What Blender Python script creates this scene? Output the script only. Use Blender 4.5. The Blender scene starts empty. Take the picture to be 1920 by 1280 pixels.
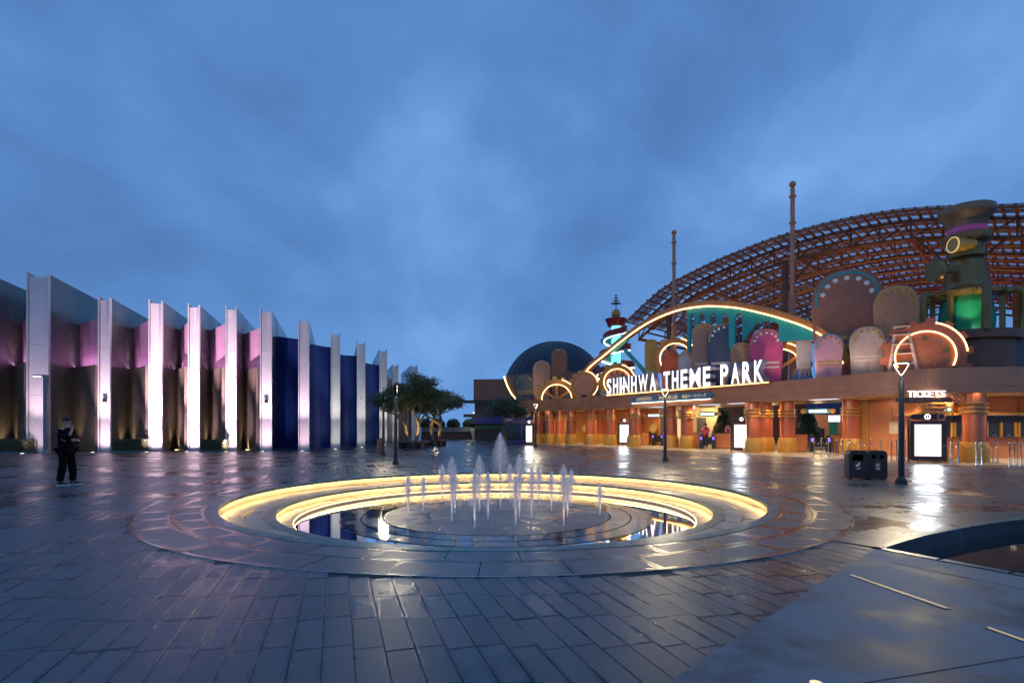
import bpy, bmesh, math, random
from mathutils import Vector, Matrix
random.seed(7)
R = math.radians
sc = bpy.context.scene
COL = sc.collection
# ------------------------------------------------------------------ camera
CH, F, HZ = 1.5, 1015.0, 800.0            # eye height, focal length (px of a 1920 frame), horizon row
cd = bpy.data.cameras.new('camera'); cam = bpy.data.objects.new('camera', cd); COL.objects.link(cam)
cam.location = (0, 0, CH); cam.rotation_euler = (R(90), 0, 0)
cd.sensor_width = 36; cd.lens = 36*F/1920; cd.shift_y = (HZ-640)/1920; cd.clip_end = 3000; cd.clip_start = .05
sc.camera = cam
# ------------------------------------------------------------------ sky
world = bpy.data.worlds.new('World'); sc.world = world; world.use_nodes = True
wn, wl = world.node_tree.nodes, world.node_tree.links
wn.clear()
def wnode(t, **k):
    n = wn.new(t)
    for a, v in k.items(): setattr(n, a, v)
    return n
def wmath(op, a, b=None, c=None):
    n = wnode('ShaderNodeMath', operation=op)
    for i, v in enumerate((a, b, c)):
        if v is None: continue
        if isinstance(v, (int, float)): n.inputs[i].default_value = v
        else: wl.new(v, n.inputs[i])
    return n.outputs[0]
tc = wnode('ShaderNodeTexCoord'); sep = wnode('ShaderNodeSeparateXYZ'); wl.new(tc.outputs['Generated'], sep.inputs[0])
den = wmath('ADD', wmath('MAXIMUM', sep.outputs[2], 0.0), .42)
comb = wnode('ShaderNodeCombineXYZ')
wl.new(wmath('DIVIDE', sep.outputs[0], den), comb.inputs[0]); wl.new(wmath('DIVIDE', sep.outputs[1], den), comb.inputs[1])
mp = wnode('ShaderNodeMapping'); wl.new(comb.outputs[0], mp.inputs[0]); mp.inputs['Scale'].default_value = (1.25, 1.0, 1); mp.inputs['Location'].default_value = (3.1, 1.7, 0)
mp.inputs['Rotation'].default_value = (0, 0, R(-12))
n1 = wnode('ShaderNodeTexNoise'); wl.new(mp.outputs[0], n1.inputs['Vector']); n1.inputs['Scale'].default_value = 1.15; n1.inputs['Detail'].default_value = 8; n1.inputs['Roughness'].default_value = .52; n1.inputs['Distortion'].default_value = .35
n2 = wnode('ShaderNodeTexNoise'); wl.new(mp.outputs[0], n2.inputs['Vector']); n2.inputs['Scale'].default_value = 3.4; n2.inputs['Detail'].default_value = 5; n2.inputs['Roughness'].default_value = .45
mixn = wmath('ADD', wmath('MULTIPLY', n1.outputs[0], .76), wmath('MULTIPLY', n2.outputs[0], .24))
ramp = wnode('ShaderNodeValToRGB'); wl.new(mixn, ramp.inputs[0])
e = ramp.color_ramp.elements
e[0].position = .34; e[0].color = (.046, .118, .300, 1)
e[1].position = .68; e[1].color = (.180, .350, .680, 1)
m_ = ramp.color_ramp.elements.new(.50); m_.color = (.086, .205, .470, 1)
# the overcast is a little paler towards the horizon
hz = wnode('ShaderNodeMapRange'); wl.new(sep.outputs[2], hz.inputs[0]); hz.inputs[1].default_value = 0; hz.inputs[2].default_value = .5; hz.inputs[3].default_value = .55; hz.inputs[4].default_value = 0
mx = wnode('ShaderNodeMix', data_type='RGBA'); wl.new(hz.outputs[0], mx.inputs[0]); wl.new(ramp.outputs[0], mx.inputs[6]); mx.inputs[7].default_value = (.118, .280, .600, 1)
bg = wnode('ShaderNodeBackground'); wl.new(mx.outputs[2], bg.inputs[0]); bg.inputs[1].default_value = 1.27
wo = wnode('ShaderNodeOutputWorld'); wl.new(bg.outputs[0], wo.inputs[0])
sl = bpy.data.lights.new('sun', 'SUN'); so = bpy.data.objects.new('sun', sl); COL.objects.link(so)
sl.energy = .05; sl.angle = R(40); sl.color = (.8, .88, 1); so.rotation_euler = (R(35), 0, R(20))
sc.cycles.transparent_max_bounces = 48
vs = sc.view_settings; vs.view_transform = 'Standard'; vs.look = 'None'; vs.exposure = 0; vs.gamma = 1
# ------------------------------------------------------------------ projections and frames
def G(px, py, z=0.0):                       # ground point seen at a pixel
    d = F*(CH-z)/(py-HZ); return Vector(((px-960)/F*d, d, z))
def ZAT(py, d): return CH+(HZ-py)*d/F
PLAN = [(-3.2, 52.2), (.75, 50.3), (4.6, 46.5), (7.3, 42), (9.8, 37.4), (11.6, 34), (13.4, 30.6), (15, 27.6), (16.05, 25.2), (16.9, 23.4), (18.3, 22.3), (21, 22.0), (27, 22), (34, 22)]
def catmull(P, n=12):
    out = []
    for i in range(len(P)-1):
        p0 = Vector(P[max(i-1, 0)]); p1 = Vector(P[i]); p2 = Vector(P[i+1]); p3 = Vector(P[min(i+2, len(P)-1)])
        for k in range(n):
            t = k/n
            out.append(.5*((2*p1)+(p2-p0)*t+(2*p0-5*p1+4*p2-p3)*t*t+(3*p1-p0-3*p2+p3)*t**3))
    out.append(Vector(P[-1])); return out
FC = catmull(PLAN)
FS = [0.0]
for a, b in zip(FC, FC[1:]): FS.append(FS[-1]+(b-a).length)
def FAT(s, off=0.0):                        # facade curve at arclength s, off metres into the building: point, tangent
    s = min(max(s, 0), FS[-1]-1e-4)
    lo = 0
    for i in range(len(FS)-1):
        if FS[i] <= s <= FS[i+1]: lo = i; break
    t = (s-FS[lo])/(FS[lo+1]-FS[lo]); p = FC[lo].lerp(FC[lo+1], t)
    a = FC[max(lo-1, 0)]; b = FC[min(lo+2, len(FC)-1)]; tg = (b-a).normalized()
    return p+Vector((-tg.y, tg.x))*off, tg
def SPX(px, off=0.0):                       # arclength of the facade point seen in an image column
    best = None; k = (px-960)/F
    for i in range(0, 1400):
        s = FS[-1]*i/1400; p, _ = FAT(s, off); e_ = abs(p.x/p.y-k)
        if best is None or e_ < best[0]: best = (e_, s)
    return best[1]
def FP(px, off=0.0):
    s = SPX(px, off); p, t = FAT(s, off); return p, t, s
# ------------------------------------------------------------------ materials
MATS = {}
def mat(name, col, rough=.5, metal=0, var=.12, scale=6, bump=0, bscale=40, emit=None, es=0, spec=.5, coat=0, rvar=.0):
    if name in MATS: return MATS[name]
    m = bpy.data.materials.new(name); m.use_nodes = True; nt = m.node_tree; N, L = nt.nodes, nt.links
    p = N['Principled BSDF']
    p.inputs['Roughness'].default_value = rough; p.inputs['Metallic'].default_value = metal
    p.inputs['Specular IOR Level'].default_value = spec; p.inputs['Coat Weight'].default_value = coat
    t = N.new('ShaderNodeTexCoord'); nz = N.new('ShaderNodeTexNoise'); nz.inputs['Scale'].default_value = scale; nz.inputs['Detail'].default_value = 5
    L.new(t.outputs['Object'], nz.inputs['Vector'])
    rp = N.new('ShaderNodeValToRGB'); L.new(nz.outputs[0], rp.inputs[0])
    a, b = rp.color_ramp.elements; a.position = .3; b.position = .7
    a.color = tuple(c*(1-var) for c in col)+(1,); b.color = tuple(min(1, c*(1+var)) for c in col)+(1,)
    L.new(rp.outputs[0], p.inputs['Base Color'])
    if rvar:
        mr = N.new('ShaderNodeMapRange'); L.new(nz.outputs[0], mr.inputs[0]); mr.inputs[1].default_value = .3; mr.inputs[2].default_value = .7
        mr.inputs[3].default_value = max(.02, rough-rvar); mr.inputs[4].default_value = rough+rvar; L.new(mr.outputs[0], p.inputs['Roughness'])
    if bump:
        n3 = N.new('ShaderNodeTexNoise'); n3.inputs['Scale'].default_value = bscale; n3.inputs['Detail'].default_value = 4; L.new(t.outputs['Object'], n3.inputs['Vector'])
        bp = N.new('ShaderNodeBump'); bp.inputs['Strength'].default_value = bump; bp.inputs['Distance'].default_value = .01; L.new(n3.outputs[0], bp.inputs['Height']); L.new(bp.outputs[0], p.inputs['Normal'])
    if emit:
        p.inputs['Emission Color'].default_value = tuple(emit)+(1,); p.inputs['Emission Strength'].default_value = es
    MATS[name] = m; return m
def paving(name, dry, wet, bias=.5, pscale=.55, edge=True, fine=110, r_dry=.42, r_wet=.13, brick=False, bump=.25, ek=2.0):
    """stone with damp patches; wet stain creeping in from the joints (attribute 'edge')"""
    m = bpy.data.materials.new(name); m.use_nodes = True; nt = m.node_tree; N, L = nt.nodes, nt.links
    p = N['Principled BSDF']; g = N.new('ShaderNodeNewGeometry')
    def noise(sc_, det=4, ro=.55):
        n = N.new('ShaderNodeTexNoise'); n.inputs['Scale'].default_value = sc_; n.inputs['Detail'].default_value = det; n.inputs['Roughness'].default_value = ro
        L.new(g.outputs['Position'], n.inputs['Vector']); return n.outputs[0]
    def mth(op, a, b):
        n = N.new('ShaderNodeMath'); n.operation = op
        for i, v in enumerate((a, b)):
            if isinstance(v, (int, float)): n.inputs[i].default_value = v
            else: L.new(v, n.inputs[i])
        return n.outputs[0]
    big = noise(pscale, 4, .55); mid = noise(4.5, 5, .6); fin = noise(fine, 3, .6)
    at = N.new('ShaderNodeAttribute'); at.attribute_name = 'edge'; ar = N.new('ShaderNodeAttribute'); ar.attribute_name = 'rnd'; oi = N.new('ShaderNodeObjectInfo')
    rnd = mth('FRACT', mth('ADD', ar.outputs['Fac'], oi.outputs['Random']), 0)
    w = mth('ADD', mth('MULTIPLY', mth('SUBTRACT', big, bias), 5.0), mth('MULTIPLY', mth('SUBTRACT', mid, .5), 1.6))
    if edge: w = mth('ADD', w, mth('MULTIPLY', mth('POWER', at.outputs['Fac'], 1.5), mth('MULTIPLY', big, ek)))
    w = mth('ADD', w, mth('MULTIPLY', mth('SUBTRACT', rnd, .5), .5))
    cl = N.new('ShaderNodeClamp'); L.new(w, cl.inputs[0])
    mixc = N.new('ShaderNodeMix'); mixc.data_type = 'RGBA'; L.new(cl.outputs[0], mixc.inputs[0]); mixc.inputs[6].default_value = tuple(dry)+(1,); mixc.inputs[7].default_value = tuple(wet)+(1,)
    mul = N.new('ShaderNodeMix'); mul.data_type = 'RGBA'; mul.blend_type = 'MULTIPLY'; mul.inputs[0].default_value = 1
    L.new(mixc.outputs[2], mul.inputs[6])
    v = mth('ADD', mth('ADD', .62, mth('MULTIPLY', rnd, .34)), mth('MULTIPLY', fin, .5))
    cb = N.new('ShaderNodeCombineColor'); [L.new(v, cb.inputs[i]) for i in range(3)]
    L.new(cb.outputs[0], mul.inputs[7]); colout = mul.outputs[2]
    hgt = fin
    if brick:
        mpn = N.new('ShaderNodeMapping'); mpn.inputs['Rotation'].default_value = (0, 0, R(-107.8)); L.new(g.outputs['Position'], mpn.inputs[0])
        bt = N.new('ShaderNodeTexBrick'); L.new(mpn.outputs[0], bt.inputs['Vector']); bt.inputs['Scale'].default_value = 1
        bt.inputs['Brick Width'].default_value = .6; bt.inputs['Row Height'].default_value = .2; bt.inputs['Mortar Size'].default_value = .006
        bt.inputs['Color1'].default_value = (1, 1, 1, 1); bt.inputs['Color2'].default_value = (.6, .6, .6, 1); bt.inputs['Mortar'].default_value = (.25, .25, .25, 1)
        m2 = N.new('ShaderNodeMix'); m2.data_type = 'RGBA'; m2.blend_type = 'MULTIPLY'; m2.inputs[0].default_value = 1; L.new(colout, m2.inputs[6]); L.new(bt.outputs[0], m2.inputs[7]); colout = m2.outputs[2]
    L.new(colout, p.inputs['Base Color'])
    mr = N.new('ShaderNodeMapRange'); L.new(cl.outputs[0], mr.inputs[0]); mr.inputs[3].default_value = r_dry; mr.inputs[4].default_value = r_wet
    L.new(mth('ADD', mr.outputs[0], mth('MULTIPLY', mth('SUBTRACT', mid, .5), .1)), p.inputs['Roughness'])
    bp = N.new('ShaderNodeBump'); bp.inputs['Strength'].default_value = bump; bp.inputs['Distance'].default_value = .004
    h2 = mth('ADD', mth('MULTIPLY', hgt, 1.6), mth('MULTIPLY', mid, 1.3)); L.new(h2, bp.inputs['Height']); L.new(bp.outputs[0], p.inputs['Normal'])
    p.inputs['Specular IOR Level'].default_value = .42
    MATS[name] = m; return m
def emis(name, col, s):
    if name in MATS: return MATS[name]
    m = bpy.data.materials.new(name); m.use_nodes = True; nt = m.node_tree; nt.nodes.clear()
    e_ = nt.nodes.new('ShaderNodeEmission'); e_.inputs[0].default_value = tuple(col)+(1,); e_.inputs[1].default_value = s
    o = nt.nodes.new('ShaderNodeOutputMaterial'); nt.links.new(e_.outputs[0], o.inputs[0]); MATS[name] = m; return m
paving('tile', (.082, .083, .090), (.022, .024, .029), bias=.50, pscale=.55, r_dry=.38, r_wet=.14, ek=1.4)
paving('ground', (.082, .083, .09), (.022, .024, .029), bias=.5, edge=False, brick=True, r_dry=.36, r_wet=.15, bump=.5)
paving('ring', (.10, .099, .102), (.020, .022, .027), bias=.61, pscale=.8, r_dry=.36, r_wet=.14, ek=5.0)
paving('step', (.36, .32, .26), (.13, .09, .08), bias=.62, pscale=.8, r_dry=.45, r_wet=.25, ek=2.5)
paving('poolstone', (.17, .165, .165), (.06, .06, .07), bias=.62, pscale=.9, r_dry=.4, r_wet=.06)
paving('poolwet', (.14, .14, .14), (.03, .03, .035), bias=.45, pscale=1.1, r_dry=.14, r_wet=.03, bump=.05)
paving('concrete', (.165, .175, .185), (.062, .068, .076), bias=.50, pscale=1.3, edge=False, fine=120, r_dry=.62, r_wet=.46, bump=.12)
paving('portico_stone', (.50, .44, .36), (.34, .29, .23), bias=.55, edge=False, brick=True, r_dry=.35, r_wet=.22, bump=.15)
paving('basin_stone', (.022, .023, .026), (.006, .0065, .008), bias=.5, edge=True, r_dry=.4, r_wet=.18)
MATS['concrete'].node_tree.nodes['Principled BSDF'].inputs['Specular IOR Level'].default_value = .25
MATS['basin_stone'].node_tree.nodes['Principled BSDF'].inputs['Specular IOR Level'].default_value = .12
mat('mortar', (.022, .023, .026), .6)
mat('coping', (.075, .15, .145), .35, rvar=.1, bump=.1)
mat('pool_wall', (.55, .47, .34), .5, bump=.15, bscale=30)
mat('white_metal', (.60, .585, .60), .42, 0, var=.05, scale=1.5, rvar=.06)
mat('fin_metal', (.11, .112, .118), .24, .2, var=.10, scale=.6, rvar=.08)
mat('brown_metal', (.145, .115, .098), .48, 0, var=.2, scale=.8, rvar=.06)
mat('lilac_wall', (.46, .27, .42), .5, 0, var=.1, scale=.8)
mat('navy_wall', (.014, .038, .21), .42, 0, var=.18, scale=.5, rvar=.08)
mat('black', (.012, .012, .014), .4, 0, var=.2)
mat('dark_metal', (.035, .034, .038), .35, .5, var=.2)
mat('grey_metal', (.20, .19, .21), .35, .6, var=.1)
mat('chrome', (.62, .6, .57), .18, 1, var=.05)
mat('copper', (.58, .225, .115), .36, .15, var=.14, scale=1.2, rvar=.08)
mat('copper_red', (.50, .135, .055), .22, .1, var=.12, scale=2, coat=.3)
mat('wall_orange', (.56, .22, .10), .5, 0, var=.1, scale=1)
mat('gold', (.56, .29, .05), .3, .15, var=.05, scale=3)
mat('gold_dark', (.22, .14, .05), .34, .5, var=.1, scale=2)
mat('arch_orange', (.62, .23, .045), .35, .1, var=.1, scale=1.5)
mat('truss', (.21, .075, .032), .45, .1, var=.2, scale=2)
mat('teal', (.02, .30, .31), .4, 0, var=.1, scale=1)
mat('green', (.01, .22, .11), .4, 0, var=.15, scale=1)
mat('purple', (.28, .08, .36), .4, 0, var=.1)
mat('red', (.42, .015, .02), .35, 0, var=.1)
mat('soffit', (.50, .36, .22), .45, 0, var=.08)
mat('cream', (.62, .48, .25), .55, 0, var=.1, scale=1)
mat('bark', (.17, .12, .085), .8, 0, var=.35, scale=9, bump=.5, bscale=25)
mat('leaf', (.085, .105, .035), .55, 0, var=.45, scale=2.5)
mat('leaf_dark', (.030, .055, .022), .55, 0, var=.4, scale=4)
mat('hedge', (.055, .062, .028), .6, 0, var=.45, scale=5)
mat('wood', (.14, .06, .04), .45, 0, var=.2, scale=5)
mat('brown_wall', (.235, .115, .065), .55, 0, var=.12, scale=.6)
mat('grey_wall', (.085, .075, .075), .6, 0, var=.15)
mat('dome', (.022, .027, .040), .4, .3, var=.15, scale=.6)
mat('fence_white', (.42, .43, .44), .5, 0, var=.08)
mat('blue', (.022, .035, .24), .4, 0, var=.1)
mat('blue_sign', (.06, .19, .32), .4, 0, var=.1)
mat('glass_dark', (.03, .035, .04), .06, 0, var=.1)
mat('skin', (.50, .27, .20), .5, 0, var=.06)
mat('cloth_black', (.006, .006, .007), .9, 0, var=.3, scale=12, spec=.1)
mat('cloth_grey', (.03, .025, .025), .8, 0, var=.2, scale=12)
mat('white', (.75, .74, .72), .5, 0, var=.05)
mat('seam', (.02, .018, .018), .6)
mat('paper', (.7, .62, .5), .6)
for nm, c in dict(b_grey=(.10, .095, .10), b_tan=(.38, .20, .13), b_brown=(.20, .085, .045), b_yellow=(.62, .35, .06), b_redor=(.45, .08, .03), b_cream=(.62, .5, .48), b_flesh=(.42, .22, .15), b_navy=(.05, .075, .13), b_pink=(.55, .07, .20), b_bear=(.36, .13, .075), b_bear2=(.42, .20, .10), b_rose=(.62, .30, .36), b_beige=(.50, .36, .30)).items(): mat(nm, c, .55, 0, var=.12, scale=3)
LEDW = emis('led_warm', (1, .62, .22), 6); LEDP = emis('led_pool', (1, .66, .26), 50); LEDN = emis('led_neutral', (1, .86, .66), 7)
SCRN = emis('screen', (.93, .95, 1), 1.7); LETT = emis('letter_face', (1, .98, .96), 1.7); DOWN = emis('downlight', (1, .84, .58), 22)
VIO = emis('violet_screen', (.30, .16, 1), 1.6); GRNL = emis('green_panel', (.22, .42, .2), .7); TEALL = emis('teal_glow', (.2, .9, .95), 1.6); STRIP = emis('floor_strip', (1, .80, .50), .5); LAMP = emis('lamp_led', (1, .84, .52), 6)
wm = bpy.data.materials.new('pool_water'); wm.use_nodes = True; q = wm.node_tree.nodes['Principled BSDF']; MATS['water'] = wm
q.inputs['Base Color'].default_value = (.6, .68, .75, 1); q.inputs['Transmission Weight'].default_value = 1; q.inputs['IOR'].default_value = 1.33; q.inputs['Roughness'].default_value = .03
nz = wm.node_tree.nodes.new('ShaderNodeTexNoise'); nz.inputs['Scale'].default_value = 5; bp = wm.node_tree.nodes.new('ShaderNodeBump'); bp.inputs['Strength'].default_value = .12; bp.inputs['Distance'].default_value = .02
wm.node_tree.links.new(nz.outputs[0], bp.inputs['Height']); wm.node_tree.links.new(bp.outputs[0], q.inputs['Normal'])
gm = bpy.data.materials.new('roof_panel'); gm.use_nodes = True; MATS['roof_panel'] = gm; N = gm.node_tree.nodes; L = gm.node_tree.links; q = N['Principled BSDF']
q.inputs['Base Color'].default_value = (.30, .33, .38, 1); q.inputs['Roughness'].default_value = .3
tb = N.new('ShaderNodeBsdfTranslucent'); tb.inputs[0].default_value = (.62, .66, .72, 1); ms = N.new('ShaderNodeMixShader'); ms.inputs[0].default_value = .6
L.new(q.outputs[0], ms.inputs[1]); L.new(tb.outputs[0], ms.inputs[2]); L.new(ms.outputs[0], N['Material Output'].inputs[0])
jm = bpy.data.materials.new('jet_water'); jm.use_nodes = True; MATS['jet'] = jm; N = jm.node_tree.nodes; L = jm.node_tree.links; q = N['Principled BSDF']
q.inputs['Base Color'].default_value = (.86, .84, .84, 1); q.inputs['Roughness'].default_value = .6; q.inputs['Subsurface Weight'].default_value = 0
tb = N.new('ShaderNodeBsdfTransparent'); tr = N.new('ShaderNodeBsdfTranslucent'); tr.inputs[0].default_value = (.9, .88, .88, 1)
m1 = N.new('ShaderNodeMixShader'); m1.inputs[0].default_value = .5; L.new(q.outputs[0], m1.inputs[1]); L.new(tr.outputs[0], m1.inputs[2])
t = N.new('ShaderNodeTexCoord'); mpj = N.new('ShaderNodeMapping'); mpj.inputs['Scale'].default_value = (28, 28, 2.2); L.new(t.outputs['Object'], mpj.inputs[0])
nj = N.new('ShaderNodeTexNoise'); nj.inputs['Scale'].default_value = 1; nj.inputs['Detail'].default_value = 4; L.new(mpj.outputs[0], nj.inputs[0])
at = N.new('ShaderNodeAttribute'); at.attribute_name = 'dens'; mj = N.new('ShaderNodeMath'); mj.operation = 'MULTIPLY'; L.new(nj.outputs[0], mj.inputs[0]); L.new(at.outputs['Fac'], mj.inputs[1])
ms = N.new('ShaderNodeMixShader'); L.new(mj.outputs[0], ms.inputs[0]); L.new(tb.outputs[0], ms.inputs[1]); L.new(m1.outputs[0], ms.inputs[2]); L.new(ms.outputs[0], N['Material Output'].inputs[0])
# ------------------------------------------------------------------ builders
class MB:
    def __init__(s): s.v = []; s.f = []; s.att = []
    def add(s, vs, fs):
        o = len(s.v); s.v += [Vector(x) for x in vs]; s.f += [tuple(i+o for i in f) for f in fs]; return s
    def box(s, c, d, rz=0.0, M=None):
        x, y, z = d[0]/2, d[1]/2, d[2]/2; m = Matrix.Rotation(rz, 3, 'Z'); c = Vector(c)
        vs = [Vector((i*x, j*y, k*z)) for i in (-1, 1) for j in (-1, 1) for k in (-1, 1)]
        vs = [(M @ p if M else m @ p)+c for p in vs]
        return s.add(vs, [(0, 1, 3, 2), (4, 6, 7, 5), (0, 4, 5, 1), (2, 3, 7, 6), (0, 2, 6, 4), (1, 5, 7, 3)])
    def tube(s, pts, r, n=8, cap=True):
        pts = [Vector(p) for p in pts]; rs = r if isinstance(r, (list, tuple)) else [r]*len(pts)
        up = None; o = len(s.v); V = []; Fs = []
        for i, p in enumerate(pts):
            d = (pts[min(i+1, len(pts)-1)]-pts[max(i-1, 0)]).normalized()
            if up is None: up = Vector((0, 0, 1)) if abs(d.z) < .9 else Vector((1, 0, 0))
            a = d.cross(up)
            a = a.normalized() if a.length > 1e-6 else d.orthogonal().normalized(); b = d.cross(a).normalized(); up = -b if b.dot(up) < 0 else b
            b = up; a = d.cross(b).normalized()
            for k in range(n):
                t = 2*math.pi*k/n; V.append(p+(a*math.cos(t)+b*math.sin(t))*rs[i])
        for i in range(len(pts)-1):
            for k in range(n): Fs.append((i*n+k, i*n+(k+1) % n, (i+1)*n+(k+1) % n, (i+1)*n+k))
        if cap: Fs += [tuple(range(n))[::-1], tuple(range((len(pts)-1)*n, len(pts)*n))]
        return s.add(V, Fs)
    def lathe(s, prof, n=24, c=(0, 0, 0), axis='z', a0=0, a1=2*math.pi, cap=True, closed=False):
        if closed: prof = list(prof)+[prof[0]]; cap = False
        c = Vector(c); full = abs(a1-a0-2*math.pi) < 1e-6; m = n if full else n+1; V = []; Fs = []
        for r, z in prof:
            for k in range(m):
                t = a0+(a1-a0)*k/n; p = Vector((r*math.cos(t), r*math.sin(t), z))
                if axis == 'y': p = Vector((p.x, p.z, p.y))
                if axis == 'x': p = Vector((p.z, p.x, p.y))
                V.append(c+p)
        for i in range(len(prof)-1):
            for k in range(n): Fs.append((i*m+k, i*m+(k+1) % m, (i+1)*m+(k+1) % m, (i+1)*m+k))
        if full and cap:
            if prof[0][0] > 1e-4: Fs.append(tuple(range(m))[::-1])
            if prof[-1][0] > 1e-4: Fs.append(tuple(range((len(prof)-1)*m, len(prof)*m)))
        return s.add(V, Fs)
    def plate(s, poly, y0, y1):             # outline in x,z ; thickness along y
        n = len(poly); V = [(x, y0, z) for x, z in poly]+[(x, y1, z) for x, z in poly]
        return s.add(V, [tuple(range(n)), tuple(range(n, 2*n))[::-1]]+[(i, i+n, (i+1) % n+n, (i+1) % n) for i in range(n)])
    def slab(s, poly, z0, z1):
        n = len(poly); V = [(x, y, z0) for x, y in poly]+[(x, y, z1) for x, y in poly]
        return s.add(V, [tuple(range(n))[::-1], tuple(range(n, 2*n))]+[(i, (i+1) % n, (i+1) % n+n, i+n) for i in range(n)])
    def ring(s, ri, ro, y0, y1, a0=0, a1=2*math.pi, n=40, c=(0, 0)):   # ring plate in x,z
        prof = [(ri, y0), (ro, y0), (ro, y1), (ri, y1), (ri, y0)]
        full = abs(a1-a0-2*math.pi) < 1e-6; m = n if full else n+1; V = []; Fs = []
        for r, y in prof[:4]:
            for k in range(m):
                t = a0+(a1-a0)*k/n; V.append((c[0]+r*math.cos(t), y, c[1]+r*math.sin(t)))
        for i in range(4):
            for k in range(n): Fs.append((i*m+k, i*m+(k+1) % m, ((i+1) % 4)*m+(k+1) % m, ((i+1) % 4)*m+k))
        if not full: Fs += [(0, m, 2*m, 3*m), (n, 3*m+n, 2*m+n, m+n)]
        return s.add(V, Fs)
    def build(s, name, m, parent=None, smooth=False, loc=None, rz=0):
        me = bpy.data.meshes.new(name); me.from_pydata([tuple(v) for v in s.v], [], s.f)
        bm = bmesh.new(); bm.from_mesh(me); bmesh.ops.recalc_face_normals(bm, faces=bm.faces); bm.to_mesh(me); bm.free()
        return link(name, me, m, parent, smooth, loc, rz)
def link(name, me, m, parent=None, smooth=False, loc=None, rz=0):
    if m is not None and not me.materials: me.materials.append(MATS[m] if isinstance(m, str) else m)
    if smooth:
        me.shade_smooth()
        try: me.set_sharp_from_angle(angle=R(38))
        except Exception: pass
    o = bpy.data.objects.new(name, me); COL.objects.link(o); o.parent = parent
    if loc is not None: o.location = loc
    o.rotation_euler.z = rz; return o
def tag(o, label, cat, group=None):
    o['label'] = label; o['category'] = cat
    if group: o['group'] = group
    return o
def thing(name, label, cat, loc=(0, 0, 0), rz=0, group=None):
    o = bpy.data.objects.new(name, None); COL.objects.link(o); o.location = loc; o.rotation_euler.z = rz; o.empty_display_size = .2
    return tag(o, label, cat, group)
def struct(o, kind='structure'): o['kind'] = kind; return o
def copy_tree(o, parent=None):
    c = o.copy(); COL.objects.link(c); c.parent = parent
    for ch in list(o.children): copy_tree(ch, c)
    return c
def light(kind, loc, energy, col, target=None, size=60, blend=.6, radius=.08, parent=None):
    l = bpy.data.lights.new('lamp_light', kind); l.energy = energy; l.color = col
    if kind == 'SPOT': l.spot_size = R(size); l.spot_blend = blend
    if kind in ('SPOT', 'POINT'): l.shadow_soft_size = radius
    if kind == 'AREA': l.shape = 'RECTANGLE'; l.size, l.size_y = radius
    o = bpy.data.objects.new('lamp_light', l); COL.objects.link(o); o.location = loc
    if target is not None: o.rotation_euler = (Vector(target)-Vector(loc)).to_track_quat('-Z', 'Y').to_euler()
    return o
def text_mesh(body, size=1.0, extrude=.0, bold=0.0, w=None, h=None, spacing=1.0):
    cu = bpy.data.curves.new('t', 'FONT'); cu.body = body; cu.size = size; cu.extrude = extrude; cu.offset = bold; cu.align_x = 'CENTER'; cu.space_character = spacing; cu.resolution_u = 3
    ob = bpy.data.objects.new('t', cu); COL.objects.link(ob); dg = bpy.context.evaluated_depsgraph_get(); dg.update()
    me = bpy.data.meshes.new_from_object(ob.evaluated_get(dg)); bpy.data.objects.remove(ob); bpy.data.curves.remove(cu)
    me.materials.clear()
    xs = [v.co.x for v in me.vertices] or [0, 1]; ys = [v.co.y for v in me.vertices] or [0, 1]
    sx = (w/(max(xs)-min(xs))) if w else 1; sy = (h/(max(ys)-min(ys))) if h else 1
    if w and not h: sy = sx
    if h and not w: sx = sy
    cx, y0 = (max(xs)+min(xs))/2, min(ys)
    for v in me.vertices: v.co = ((v.co.x-cx)*sx, -v.co.z, (v.co.y-y0)*sy)
    return me
ORD = ['first', 'second', 'third', 'fourth', 'fifth', 'sixth', 'seventh', 'eighth', 'ninth', 'tenth', 'eleventh', 'twelfth', 'thirteenth', 'fourteenth', 'fifteenth', 'sixteenth', 'seventeenth', 'eighteenth', 'nineteenth', 'twentieth', 'twenty-first', 'twenty-second', 'twenty-third', 'twenty-fourth']
# ================================================================== GROUND
FX, FY, FR = -.34, 12.2, 5.6                       # fountain centre, rim radius
BASIN = [tuple(p) for p in catmull([(4.55, 6.65), (6.0, 7.62), (8.23, 8.72), (11.5, 9.7), (15.5, 10.0)], 6)]+[(17, 5), (8.2, -.2), (6.9, 2.25)]
def inpoly(x, y, P):
    c = False
    for i in range(len(P)):
        (x1, y1), (x2, y2) = P[i], P[i-1]
        if (y1 > y) != (y2 > y) and x < (x2-x1)*(y-y1)/(y2-y1)+x1: c = not c
    return c
def sheet(name, loops, z, m):
    bm = bmesh.new(); ed = []
    for lp in loops:
        vs_ = [bm.verts.new((x, y, z)) for x, y in lp]
        for i in range(len(vs_)): ed.append(bm.edges.new((vs_[i-1], vs_[i])))
    bmesh.ops.triangle_fill(bm, use_beauty=True, use_dissolve=False, edges=ed)
    for f in bm.faces:
        f.normal_update()
        if f.normal.z < 0: f.normal_flip()
    me = bpy.data.meshes.new(name); bm.to_mesh(me); bm.free(); return link(name, me, m)
circ = lambda r, n=96: [(FX+r*math.cos(2*math.pi*k/n), FY+r*math.sin(2*math.pi*k/n)) for k in range(n)]
struct(sheet('ground', [[(-600, -60), (600, -60), (600, 1500), (-600, 1500)], circ(FR+.02), BASIN], -.012, 'ground'))
NEAR = 25.0
plaza_edge = [(-NEAR*1.15, -1.5), (NEAR*1.15, -1.5)]+[(NEAR*1.2*math.cos(R(a)), NEAR*math.sin(R(a))) for a in range(0, 181, 6)]
pave = struct(sheet('plaza_paving', [plaza_edge, circ(6.5), BASIN], -.006, 'mortar'))
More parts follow.
